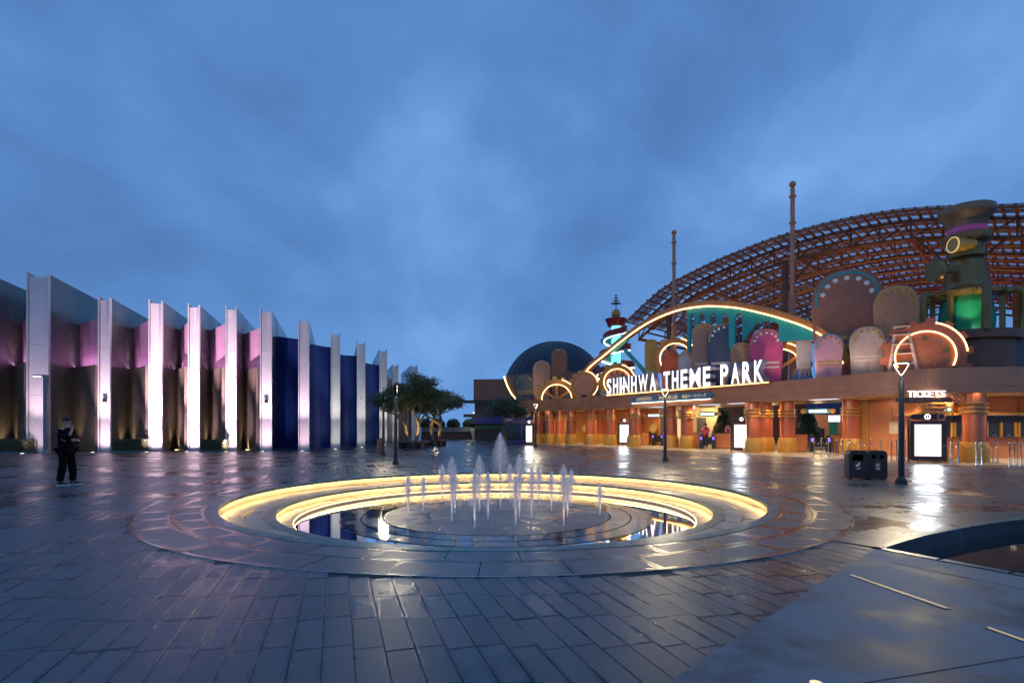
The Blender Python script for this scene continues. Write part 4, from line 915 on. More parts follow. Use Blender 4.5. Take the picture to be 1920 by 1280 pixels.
# copper poles
for px, top, lab in ((1263.5, 433, 'tall copper pole with ball finial left of the arch crown'), (1486.5, 342, 'taller looking copper pole with ball finial at the right of the arch')):
    p, tg, s = FP(px, 3.2); H = ZAT(top, p.y)-ZT+.03; t = thing('roof_pole', lab, 'pole', (p.x, p.y, ZT-.03), 0, 'copper ball-topped roof poles')
    MB().tube([(0, 0, 0), (0, 0, H*.42)], .2, 12).build('lower_pole', 'copper', t, True); MB().tube([(0, 0, H*.42), (0, 0, H*.97)], .125, 12).build('upper_pole', 'copper', t, True)
    for f_ in (.42, .62, .8, .93): MB().lathe([(.12, H*f_-.06), (.20 if f_ > .5 else .26, H*f_-.04), (.20 if f_ > .5 else .26, H*f_+.04), (.12, H*f_+.06)], 14).build('collar', 'copper', t, True)
    MB().lathe([(.001, H-.30)]+[(.19*math.sin(a), H-.12-.19*math.cos(a)) for a in [math.pi*k/10 for k in range(1, 10)]]+[(.001, H+.07)], 14, cap=False).build('ball', 'copper', t, True)
# ------------------------------------------------------------------ big steel canopy behind
can = thing('steel_canopy', 'huge curved copper coloured steel lattice canopy behind the entrance', 'canopy', (0, 0, 0))
C0, cd_, cw = Vector((10.2, 47)), Vector((.70, -.71)), Vector((.71, .70))
ZS = [(-1, 10.1), (0, 10.9), (3, 12.9), (7.4, 14.1), (11.9, 14.85), (15.7, 15.0), (19, 14.8), (22, 14.2), (23.8, 13.65), (25, 13.4), (28, 12.9), (36, 12.0)]
def czf(t_):
    for (a, za), (b, zb) in zip(ZS, ZS[1:]):
        if a <= t_ <= b:
            u_ = (t_-a)/(b-a); return za+(zb-za)*u_
    return ZS[-1][1]
def CP(t_, k, dz=0): q_ = C0+cd_*t_+cw*k; z = sum(czf(min(36, max(-1, t_+o))) for o in (-1, -.5, 0, .5, 1))/5; return Vector((q_.x, q_.y, z+dz))
T0, T1, NR, RS = -.5, 33.0, 16, 2.3
for r_ in range(NR):
    k = r_*RS; pts = [CP(T0+(T1-T0)*i/20, k) for i in range(21)]
    MB().tube(pts, .10 if r_ else .08, 6).build('purlin', 'truss', can, True)
    if r_ % 2 == 1:
        MB().tube([q_+Vector((0, 0, -1.15)) for q_ in pts], .12, 6).build('lower_chord', 'truss', can, True)
        m_ = MB()
        for i in range(0, 20):
            m_.tube([pts[i], pts[i]+Vector((0, 0, -1.15))], .06, 5, False); m_.tube([pts[i]+Vector((0, 0, -1.15)), pts[i+1]], .05, 5, False)
        m_.build('truss_web', 'truss', can)
NT = 20
for r_ in range(NR-1): MB().tube([CP(T0+(T1-T0)*i/20, r_*RS+RS/2, .1) for i in range(21)], .055, 5).build('purlin', 'truss', can, True)
for i in range(NT*3+1):
    t_ = T0+(T1-T0)*i/(NT*3); MB().tube([CP(t_, k*RS, .14) for k in range(NR)], .085, 5).build('rafter', 'truss', can)
for i in range(0, NT+1, 4):
    t_ = T0+(T1-T0)*i/NT; MB().tube([CP(t_, k*RS*2+RS, -1.15) for k in range(NR//2)], .14, 6).build('cross_beam', 'truss', can)
pm = {}
for r_ in range(NR-1):
    for i in range(NT):
        a0, a1 = T0+(T1-T0)*(i+.04)/NT, T0+(T1-T0)*(i+.96)/NT; k0, k1 = r_*RS+.22, (r_+1)*RS-.22
        P = [CP(a0, k0, .22), CP(a1, k0, .22), CP(a1, k1, .22), CP(a0, k1, .22)]; MB().add(P+[q_+Vector((0, 0, .03)) for q_ in P], [(0, 3, 2, 1), (4, 5, 6, 7), (0, 1, 5, 4), (1, 2, 6, 5), (2, 3, 7, 6), (3, 0, 4, 7)]).build('roof_panel', 'roof_panel', can)
for t_, k in ((2.5, 2.3), (12, 2.3), (22, 2.3), (31, 2.3), (4, 16.1), (14, 16.1), (24, 16.1), (9, 29.9), (20, 29.9)):
    q_ = CP(t_, k, -1.15); MB().tube([(q_.x, q_.y, 0), tuple(q_)], .22, 10).build('post', 'truss', can)
    for s_ in (-1, 1): e_ = CP(t_+s_*2.2, k, -1.15); MB().tube([(q_.x, q_.y, q_.z-2.2), tuple(e_)], .09, 6).build('strut', 'truss', can)
# warm floods and magenta effect lights that light the lattice from below
for t_, k, en, c in ((3, 3, 1100, (1, .55, .2)), (9, 4, 1900, (1, .55, .2)), (15, 4, 2300, (1, .55, .2)), (21, 4, 2300, (1, .55, .2)), (27, 4, 1900, (1, .55, .2)), (8, 14, 1500, (1, .55, .2)), (17, 14, 1500, (1, .5, .2)), (20, 20, 1500, (1, .1, .7)), (26, 18, 1500, (.9, .1, .8)), (13, 24, 800, (1, .2, .6))):
    q_ = CP(t_, k); light('SPOT', (q_.x-.5, q_.y, 5.0), en*.26, c, (q_.x+1.5, q_.y+1.5, q_.z), 130, .7, .3)
# ------------------------------------------------------------------ brass machine tower
p, tg, s = FP(1810, 3.0); D = 27.5; X = (1812-960)/F*D; sc_ = D/F*.9
t = thing('brass_machine_tower', 'brass steampunk machine tower with dish top and green glass core', 'tower', (X, D, ZT-.03), 0)
zz = lambda py: ZAT(py, D)-ZT+.03
MB().lathe([(1.9, 0), (1.9, zz(646)), (2.15, zz(643)), (2.15, zz(628)), (.02, zz(628))], 32).build('platform', 'b_brown', t, True)
MB().lathe([(r_*sc_, zz(y)) for r_, y in ((46, 628), (48, 600), (44, 570), (36, 552), (30, 545))], 12).build('glass_core', 'green', t)
for k in range(6): a = k*math.pi/3+.4; MB().box((1.36*math.cos(a), 1.36*math.sin(a), (zz(628)+zz(545))/2), (.24, .16, zz(545)-zz(628)), a).build('core_rib', 'gold_dark', t)
MB().lathe([(r_*sc_, zz(y)) for r_, y in ((30, 560), (62, 556), (63, 551), (42, 541), (38, 533))], 32).build('skirt', 'gold_dark', t, True)
MB().lathe([(r_*sc_, zz(y)) for r_, y in ((38, 534), (37, 520), (34.5, 505), (31, 495), (27, 488), (25, 484))], 32).build('body', 'gold_dark', t, True)
MB().lathe([(r_*sc_, zz(y)) for r_, y in ((28, 485), (33, 484), (33, 473), (28, 471), (27, 458))], 28).build('neck', 'gold_dark', t, True)
MB().lathe([(r_*sc_, zz(y)) for r_, y in ((27, 459), (41, 455), (43, 450), (43, 444), (35, 440))], 32).build('flange', 'gold_dark', t, True)
MB().lathe([(r_*sc_, zz(y)) for r_, y in ((34, 442), (34, 430))], 32).build('violet_band', emis('violet_band', (.40, .12, .50), .28), t)
MB().lathe([(r_*sc_, zz(y)) for r_, y in ((31, 431), (33, 424), (38, 413), (46, 407), (48, 404), (48, 393), (45, 391), (20, 392))], 36).build('dish', mat('dish_metal', (.24, .16, .10), .4, .3), t, True)
MB().tube([(-.3, 0, zz(392)), (-.25, 0, zz(385)), (.1, 0, zz(382)), (.5, 0, zz(388))], .12, 8).build('top_pipe', 'gold', t)
for k in range(5):
    a = k*2*math.pi/5+R(250); c_, s_ = math.cos(a), math.sin(a)
    MB().tube([(1.2*c_, 1.2*s_, zz(556)), (1.9*c_, 1.9*s_, zz(552)), (2.12*c_, 2.12*s_, zz(558)), (2.15*c_, 2.15*s_, zz(570)), (2.10*c_, 2.10*s_, zz(630))], .19, 10).build('pipe', 'gold_dark', t, True)
MB().lathe([(.42, 0), (.55, .02), (.60, .2), (.55, .3), (.1, .32), (.1, 1.0)], 24, c=(-1.95, -.3, zz(512)), axis='x').build('knob', 'gold_dark', t, True)
MB().lathe([(.34, -1.15), (.34, -.2)], 24, c=(-.0, -.55, zz(466)), axis='x').build('side_drum', 'gold', t, True)
for x in (-1.16,): MB().lathe([(.345, x), (.39, x), (.39, x+.05), (.345, x+.05)], 28, c=(0, -.55, zz(466)), axis='x', closed=True).build('ring_light', emis('brass_ring', (1, .7, .3), .7), t)
light('SPOT', (X-1.2, D-1.8, ZT+2.3), 260, (1, .75, .35), (X, D, ZT+6), 70, .8, .1); light('POINT', (X-.4, D-1.7, ZT+zz(622)), 9, (.4, 1, .5), radius=.1)
p, tg, s = FP(1880, 4.5); t = thing('plant_room', 'dark grey roof room at the right edge below the brass tower', 'roof room', (23.6, 26.3, ZT-.03), 0)
MB().box((0, 1.5, 1.0), (6.4, 2.6, 2.0)).build('wall', mat('slate', (.10, .09, .12), .5), t); MB().box((0, 1.5, 2.05), (6.8, 3.0, .10)).build('roof', 'gold_dark', t); MB().box((-3.35, .3, 1.0), (.2, .2, 2.0)).build('corner_post', 'gold', t)
for x in (-2.4, -.9, .6): MB().ring(0, .10, .12, .2, c=(x, 1.8), n=14).build('lamp', emis('amber', (1, .65, .1), 1.2), t)
# ------------------------------------------------------------------ spiral tower
D = 60; X = (1155-960)/F*D; sc_ = D/F; t = thing('spiral_tower', 'red and teal spiral tower with golden ball finial behind the lettering', 'tower', (X, D, 0), 0); zz = lambda py: ZAT(py, D)
MB().tube([(0, 0, 0), (0, 0, zz(612))], .5, 14).build('core', TEALL, t)
def helix(z0, z1, ra, rb, turns, wd, hh, name, m, ph=0):
    V = []; Fs = []; n_ = int(turns*28)
    for i in range(n_+1):
        f_ = i/n_; a = ph+f_*turns*2*math.pi; r_ = ra+(rb-ra)*f_; z = z0+(z1-z0)*f_
        for rr, h_ in ((r_, 0), (r_+wd, 0), (r_+wd, hh), (r_, hh)): V.append((rr*math.cos(a), rr*math.sin(a), z+h_))
    for i in range(n_):
        for j in range(4): Fs.append((i*4+j, i*4+(j+1) % 4, i*4+4+(j+1) % 4, i*4+4+j))
    Fs += [(0, 1, 2, 3), (n_*4+3, n_*4+2, n_*4+1, n_*4)]; MB().add(V, Fs).build(name, m, t)
helix(zz(720), zz(614), 2.3, 1.0, 3.2, .14, .62, 'ribbon', 'red'); helix(zz(722.5), zz(616.5), 2.28, .98, 3.2, .1, .14, 'ribbon_light', emis('ribbon_light', (.75, 1, 1), 5)); helix(zz(718), zz(616), .6, .6, 3.2, 1.1, .06, 'ramp', 'teal')
MB().lathe([(.9, zz(612)), (1.05, zz(604)), (1.2, zz(600)), (1.2, zz(598)), (.5, zz(598))], 24).build('cup', 'red', t, True)
MB().lathe([(.001, zz(598))]+[(.5*math.sin(a), zz(588.5)-.52*math.cos(a)) for a in [math.pi*k/12 for k in range(1, 12)]]+[(.001, zz(579))], 18, cap=False).build('ball', 'gold', t, True)
MB().tube([(0, 0, zz(580)), (0, 0, zz(552))], .05, 6).build('spire', 'dark_metal', t)
for y, r_ in ((569, .58), (564, .36), (559, .26), (554, .16)): MB().lathe([(.05, zz(y)-.08), (r_, zz(y)), (.05, zz(y)+.08)], 16).build('spire_disc', 'gold_dark', t)
# ------------------------------------------------------------------ far buildings
D = 76; t = thing('dome', 'dark ribbed dome rising behind the brown building', 'dome', ((1040-960)/F*D, D, 0), 0); rr = 7.2; zc = ZAT(641, D)-rr
MB().lathe([(6.7, 0), (6.7, zc+2.6)], 40).build('drum', 'brown_wall', t); MB().lathe([(rr*math.cos(a), zc+rr*math.sin(a)) for a in [R(20+70*k/14) for k in range(15)]]+[(.001, zc+rr)], 56, cap=False).build('shell', 'dome', t, True)
for k in range(36):
    a = 2*math.pi*k/36; MB().tube([((rr+.02)*math.cos(b)*math.cos(a), (rr+.02)*math.cos(b)*math.sin(a), zc+(rr+.02)*math.sin(b)) for b in [R(20+66*j/8) for j in range(9)]], .05, 4).build('rib', 'grey_wall', t)
D = 62; x0, x1 = (888-960)/F*D, (1060-960)/F*D; zt = ZAT(711, D); t = thing('brown_building', 'plain brown building with dark band and blue awning behind the entrance', 'building', (x0, D, 0), R(-9))
W = x1-x0
MB().box((W/2, 4, (ZAT(752, D)+zt)/2), (W, 8, zt-ZAT(752, D))).build('upper_wall', 'brown_wall', t); MB().box((W/2, 4.1, ZAT(752, D)/2), (W-.2, 8, ZAT(752, D)-.01)).build('lower_wall', 'grey_wall', t)
for y in (753, 779): MB().box((W/2-.4, -.1, ZAT(y, D)), (W+1.4, .5, .35)).build('cornice', 'dark_metal', t)
MB().box((W/2, -.5, ZAT(788, D)), (W, 1.2, .75)).build('awning', 'blue', t); MB().box((W/2, -.05, ZAT(798, D)), (W-.4, .1, .8)).build('shop_front', 'green', t)
# fence and planting at the end of the plaza
D = 69; t = thing('panel_fence', 'pale panel fence closing the far end of the plaza', 'fence', ((790-960)/F*D, D, 0), 0)
for k in range(11): MB().box((.46+k*.92, 0, .78), (.90, .06, 1.5)).build('panel', 'fence_white', t); MB().box((k*.92, .05, .78), (.06, .06, 1.56)).build('post', 'grey_metal', t)
t = thing('long_planter', 'low brown planter wall before the far fence', 'planter', ((838-960)/F*66, 66, 0), 0); MB().box((0, 0, .35), (6.0, 1.2, .7)).build('wall', 'wood', t); MB().box((0, 0, .78), (5.8, 1.0, .25)).build('planting', 'leaf_dark', t)
for px, lab in ((795, 'round clipped tree mostly behind the plaza trees'), (822, 'round clipped tree behind the far lamp post'), (850, 'round clipped tree in the middle of the far planter'), (880, 'round clipped tree beside the brown building, lit yellow green')):
    topiary('clipped_tree', (px-960)/F*66.5, 66.5, 2.45, .78, lab, group='round clipped trees at the far fence', n=900)
light('POINT', ((880-960)/F*66.5, 65.2, 2.6), 25, (1, .9, .3), radius=.1)
# blue booth
D = 47.5; x0, x1 = (940-960)/F*D, (985-960)/F*D; t = thing('blue_booth', 'blue glazed booth with white lettering left of the entrance', 'booth', ((x0+x1)/2, D, 0), 0); w = x1-x0
MB().box((0, .9, 2.1), (w, 1.8, .5)).build('header', 'blue', t); MB().box((0, .9, .15), (w, 1.8, .3)).build('base', 'blue', t)
for x in (-w/2+.12, w/2-.3, w/2-.06): MB().box((x, .06, 1.08), (.16, .12, 1.55)).build('mullion', 'blue', t)
MB().box((0, .15, 1.08), (w-.3, .02, 1.5)).build('glass', 'glass_dark', t); MB().box((0, 1.5, 1.08), (w-.3, .1, 1.5)).build('rear_wall', 'cream', t)
MB().ring(.10, .16, -.02, -.003, c=(-w/2+.35, 2.12), n=18).build('emblem', 'white', t)
for k, (x, z, l) in enumerate(((-.22, 2.19, .55), (-.30, 2.07, .36))): MB().box((x, -.006, z), (l, .008, .06)).build('lettering', 'white', t)
t = thing('petal_ornament', 'dark gold fan of petals above the blue booth', 'ornament', ((976-960)/F*47, 48.2, 2.35), 0)
for k in range(5):
    a = R(20+35*k); M = Matrix.Rotation(-(a-math.pi/2), 3, 'Y'); poly = [(0, 0), (.22, .45), (.26, .75), (.12, .95), (-.12, .95), (-.26, .75), (-.22, .45)]
    m_ = MB().plate(poly, -.06, .06); m_.v = [M @ v for v in m_.v]; m_.build('petal', 'gold_dark', t)
#==PART5==
# ================================================================== TREES
def tree(px, base, H, crw, lab, seed, lean=0.0, n=17000, trunk=.17, m='leaf'):
    rng = random.Random(seed); q_ = G(px, base); t = thing('plaza_tree', lab, 'tree', tuple(q_), 0, 'spreading trees on the plaza')
    br = MB(); tips = []
    def grow(p, d, l, r_, lev):
        pts = [p]; rs = [r_]; c = p
        for k in range(4):
            d = (d+Vector((rng.gauss(0, .10), rng.gauss(0, .10), rng.gauss(.03, .05)))).normalized(); c = c+d*l/4; pts.append(c); rs.append(r_*(1-.10*(k+1)))
        br.tube(pts, rs, 7 if lev < 2 else 5, lev == 0)
        if lev >= 2: tips.extend(pts[2:])
        if lev < 4:
            for k in range(3 if lev < 2 else 2):
                a = rng.uniform(0, 6.28); sp = rng.uniform(.45, .85) if lev else rng.uniform(.35, .65); o = Vector((math.cos(a), math.sin(a), 0))
                nd = (d*(1-sp*.4)+o*sp).normalized(); nd.z = max(nd.z, .12); grow(c, nd.normalized(), l*rng.uniform(.62, .82), r_*.58, lev+1)
    for k in range(2):
        a = rng.uniform(0, 6.28); grow(Vector((.12*(k*2-1), 0, 0)), Vector((.16*(k*2-1)+lean, .05*math.sin(a), 1)).normalized(), H*.34, trunk, 0)
    mz = max(v.z for v in tips); sx = (crw/2)/max(.1, sorted(abs(v.x) for v in tips)[int(len(tips)*.95)])
    def fit(v): k = min(1, v.z/(H*.36)); return Vector((v.x*(1+(sx-1)*k), v.y*(1+(sx-1)*k), v.z*H*.95/mz))
    br.v = [fit(v) for v in br.v]; tips = [fit(v) for v in tips]
    br.build('trunk', 'bark', t, True)
    cl = [v for v in tips if v.z > H*.5]; rng.shuffle(cl); cl = cl[:130]
    lf = MB()
    for k in range(n):
        c = rng.choice(cl); o = c+Vector((rng.gauss(0, .30), rng.gauss(0, .30), rng.gauss(.05, .15)))
        u_ = Vector((rng.gauss(0, 1), rng.gauss(0, 1), rng.gauss(0, .6))).normalized()*rng.uniform(.06, .10); w_ = u_.orthogonal().normalized()*rng.uniform(.035, .055)
        lf.add([o-u_, o+w_, o+u_, o-w_], [(0, 1, 2, 3)])
    lf.build('crown', m, t); return q_
q1 = tree(775, 839, 5.3, 4.4, 'leafy plaza tree with brightly lit forked trunk, nearest the pylons', 3, -.02)
q2 = tree(815, 835, 5.2, 4.3, 'leafy plaza tree with curved trunk, right of the brightly lit one', 8, .05)
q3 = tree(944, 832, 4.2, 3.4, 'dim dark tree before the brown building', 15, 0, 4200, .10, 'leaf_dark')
for q_, e_ in ((q1, 420), (q2, 200)):
    for dx in (-.5, .45): light('SPOT', (q_.x+dx, q_.y-.5, .5), e_*.5, (1, .72, .28), (q_.x+.1*dx, q_.y, 2.0), 60, .9, .06)
for q_, w, lab in ((q1, 2.1, 'curved brown bench planter round the brightly lit tree'), (q2, 1.9, 'curved brown bench planter round the right plaza tree')):
    t = thing('planter_bench', lab, 'bench', (q_.x, q_.y, 0), 0, 'round planter benches')
    MB().lathe([(w*.42, 0), (w*.42, .38), (w*.46, .40)], 28).build('planter', 'dark_metal', t)
    for k in range(12): V, Fs, E_ = sector(w*.34, w*.58, 2*math.pi*k/12, 2*math.pi*(k+1)/12, .46, .07, .01); MB().add(V, Fs).build('seat_board', 'wood', t)
    MB().lathe([(.02, .39), (w*.33, .39)], 20, cap=False).build('soil', 'leaf_dark', t)
    for k in range(4): MB().box((w*.5*math.cos(k*1.57+.6), w*.5*math.sin(k*1.57+.6), .195), (.12, .12, .385), k*1.57+.6).build('leg', 'dark_metal', t)
q_ = G(713, 849.5); t = thing('service_cabinet', 'low brown box cabinet beside the lamp posts at the last blue bay', 'cabinet', tuple(q_), TA); MB().box((0, .15, .42), (.34, .3, .8)).build('body', 'wood', t); MB().box((0, .15, .835), (.37, .33, .03)).build('lid', 'dark_metal', t); MB().box((0, .15, .01), (.30, .26, .02)).build('plinth', 'black', t)
# ================================================================== LAMPS
def lamp(px, base, rz, lab, e=60, H=3.25):
    q_ = G(px, base); t = thing('street_lamp', lab, 'street lamp', tuple(q_), rz, 'triangle headed plaza lamps')
    MB().lathe([(.14, 0), (.14, .05), (.125, .10), (.09, .17), (.07, .19)], 20).build('foot', 'black', t, True); MB().lathe([(.07, .15), (.07, 1.6), (.062, 1.62), (.062, H-.58), (.05, H-.56)], 18).build('pole', 'black', t, True); MB().lathe([(.05, H-.60), (.045, H-.48)], 14).build('neck', 'grey_metal', t)
    def rtri(k, r_):                        # rounded triangle pointing down, in x,z
        P = [Vector((0, H-.50)), Vector((.24, H-.045)), Vector((-.24, H-.045))]; c = Vector((0, H-.20)); out = []
        P = [c+(v-c)*k for v in P]
        for i in range(3):
            a, b, d = P[i-1], P[i], P[(i+1) % 3]; u_, w_ = (a-b).normalized()*r_, (d-b).normalized()*r_
            for f_ in (0, .25, .5, .75, 1): out.append(tuple((b+u_)*(1-f_)**2+b*2*f_*(1-f_)+(b+w_)*f_**2))
        return out
    def frame(ko, ki, y0, y1, name, m):
        A, B = rtri(ko, .09), rtri(ki, .07); n_ = len(A); V = [(x, y, z) for P, y in ((A, y0), (A, y1), (B, y1), (B, y0)) for x, z in P]
        MB().add(V, [(r_*n_+i, r_*n_+(i+1) % n_, ((r_+1) % 4)*n_+(i+1) % n_, ((r_+1) % 4)*n_+i) for r_ in range(4) for i in range(n_)]).build(name, m, t)
    frame(1.0, .80, -.05, .05, 'head_frame', 'black'); frame(.80, .72, -.035, .035, 'light_strip', LAMP)
    light('POINT', (q_.x, q_.y, H-.2), e*4.5, (1, .82, .52), radius=.12)
lamp(1690, 907, R(-35), 'black triangle headed lamp post beside the litter bin, nearest one', 90); lamp(1247, 863, R(-18), 'black triangle headed lamp post in front of the gates, middle of the plaza', 90); lamp(1004, 838, R(20), 'black triangle headed lamp post near the blue booth', 50)
lamp(742, 870, R(101), 'lamp post seen edge-on left of the plaza trees, nearer one', 90); lamp(719, 853, R(103), 'lamp post seen edge-on beside the last blue bay and brown cabinet', 60); lamp(821, 828, R(97), 'distant lamp post seen edge-on between the plaza trees and clipped trees', 40)
for px, base, rz, lab, H in ((86, 850, R(180), 'grey angled lamp post before the widest white pylon', 4.35), (897, 822.5, R(180), 'distant angled lamp post before the far fence', 3.3)):
    q_ = G(px, base); t = thing('angled_lamp', lab, 'street lamp', tuple(q_), rz, 'angled arm lamp posts'); MB().box((0, 0, H/2), (.20, .14, H)).build('pole', 'grey_metal', t); MB().lathe([(.26, 0), (.22, .06), (.12, .22)], 4, a0=.785, a1=.785+2*math.pi).build('foot', 'grey_metal', t)
    MB().box((.30, 0, H+.03), (.80, .16, .08)).build('arm', 'grey_metal', t); MB().box((.50, 0, H-.018), (.34, .12, .014)).build('light_panel', emis('angled_led', (1, .85, .5), 14), t); light('SPOT', (q_.x-.5, q_.y, H-.05), 120, (1, .82, .5), (q_.x-.5, q_.y-.4, 0), 130, .7, .08)
# ================================================================== LITTER BIN
q_ = G(1629, 899); t = thing('litter_bin', 'black twin litter bin with white symbols near the lamp post', 'litter bin', (q_.x, q_.y+.15, 0), R(-14))
def bin_poly(k): return [(-.24, 0), (.24, 0), (.24, .66)]+[(.24-.12*(1-math.cos(a)), .66+.13*math.sin(a)) for a in [R(15*j) for j in range(1, 7)]]+[(-.24+.12*(1-math.cos(a)), .66+.13*math.sin(a)) for a in [R(90-15*j) for j in range(0, 7)]]
for s_ in (-1, 1):
    m_ = MB().plate([(x+s_*.243, z+.04) for x, z in bin_poly(1)], -.2, .2); m_.build('body', 'dark_metal' if s_ < 0 else 'black', t)
    MB().box((s_*.243, -.204, .40), (.17, .006, .25)).build('label_plate', mat('bin_plate', (.045, .04, .045), .5), t)
    MB().box((s_*.243, -.209, .31), (.10, .004, .012)).build('caption', 'white', t); MB().box((s_*.243, -.209, .335), (.07, .004, .010)).build('caption', 'white', t)
for x in (-.42, -.06, .06, .42): MB().box((x, 0, .02), (.05, .3, .04)).build('foot', 'black', t)
MB().plate([(-.40, .55), (-.12, .55), (-.12, .67), (-.16, .71), (-.36, .71), (-.40, .67)], -.207, -.2).build('opening', emis('bin_hole', (0, 0, 0), 0), t)
for x in (.14, .34): MB().ring(0, .055, -.207, -.2, c=(x, .66), n=18).build('opening', emis('bin_hole', (0, 0, 0), 0), t)
m_ = MB().ring(0, .018, -.211, -.207, c=(-.225, .475), n=10); m_.box((-.24, -.209, .425), (.03, .004, .07)); m_.box((-.262, -.209, .435), (.035, .004, .014)); m_.box((-.29, -.209, .40), (.035, .004, .05)); m_.build('litter_symbol', 'white', t)
m_ = MB()
for k in range(3):
    a = R(90+120*k); m_.ring(.030, .045, -.211, -.207, a+.25, a+1.75, 8, (.243, .42))
    e_ = a+1.85; M = Matrix.Rotation(-e_, 3, 'Y'); m_.add([Vector((.243+.024*math.cos(a+1.7), -.211, .42+.024*math.sin(a+1.7))), Vector((.243+.054*math.cos(a+1.7), -.211, .42+.054*math.sin(a+1.7))), Vector((.243+.038*math.cos(a+2.2), -.211, .42+.038*math.sin(a+2.2))), Vector((.243+.038*math.cos(a+1.9), -.207, .42+.038*math.sin(a+1.9)))], [(0, 1, 2), (0, 3, 1), (1, 3, 2), (2, 3, 0)])
m_.build('recycling_symbol', 'white', t)
# ================================================================== STANCHIONS
ST = [(1526, 856), (1540, 856), (1553, 855.5), (1568, 862), (1580, 861), (1593, 860), (1613, 861), (1630, 861), (1652, 862), (1671, 865), (1681, 864.5), (1698, 864), (1720, 867), (1783, 869), (1797, 868), (1831, 873), (1841, 872.5), (1862, 868), (1871, 867.5), (1893, 876), (1902, 875), (1914, 874)]
prev = None
for i, (px, b) in enumerate(ST):
    q_ = G(px, b, .004); t = thing('stanchion', 'chrome queue stanchion, %s from the left in the ticket queue' % ORD[i], 'stanchion', tuple(q_), 0, 'chrome queue stanchions')
    MB().lathe([(.13, 0), (.13, .012), (.03, .03), (.022, .05), (.022, .84), (.035, .86), (.035, .90), (.012, .93)], 14).build('post', 'chrome', t, True)
    if i+1 < len(ST):
        n_ = G(*ST[i+1], .004)-q_
        if n_.length < 2.4: MB().tube([n_*f_+Vector((0, 0, .80-.16*math.sin(math.pi*f_))) for f_ in [k/8 for k in range(9)]], .012, 5).build('chain', 'chrome', t)
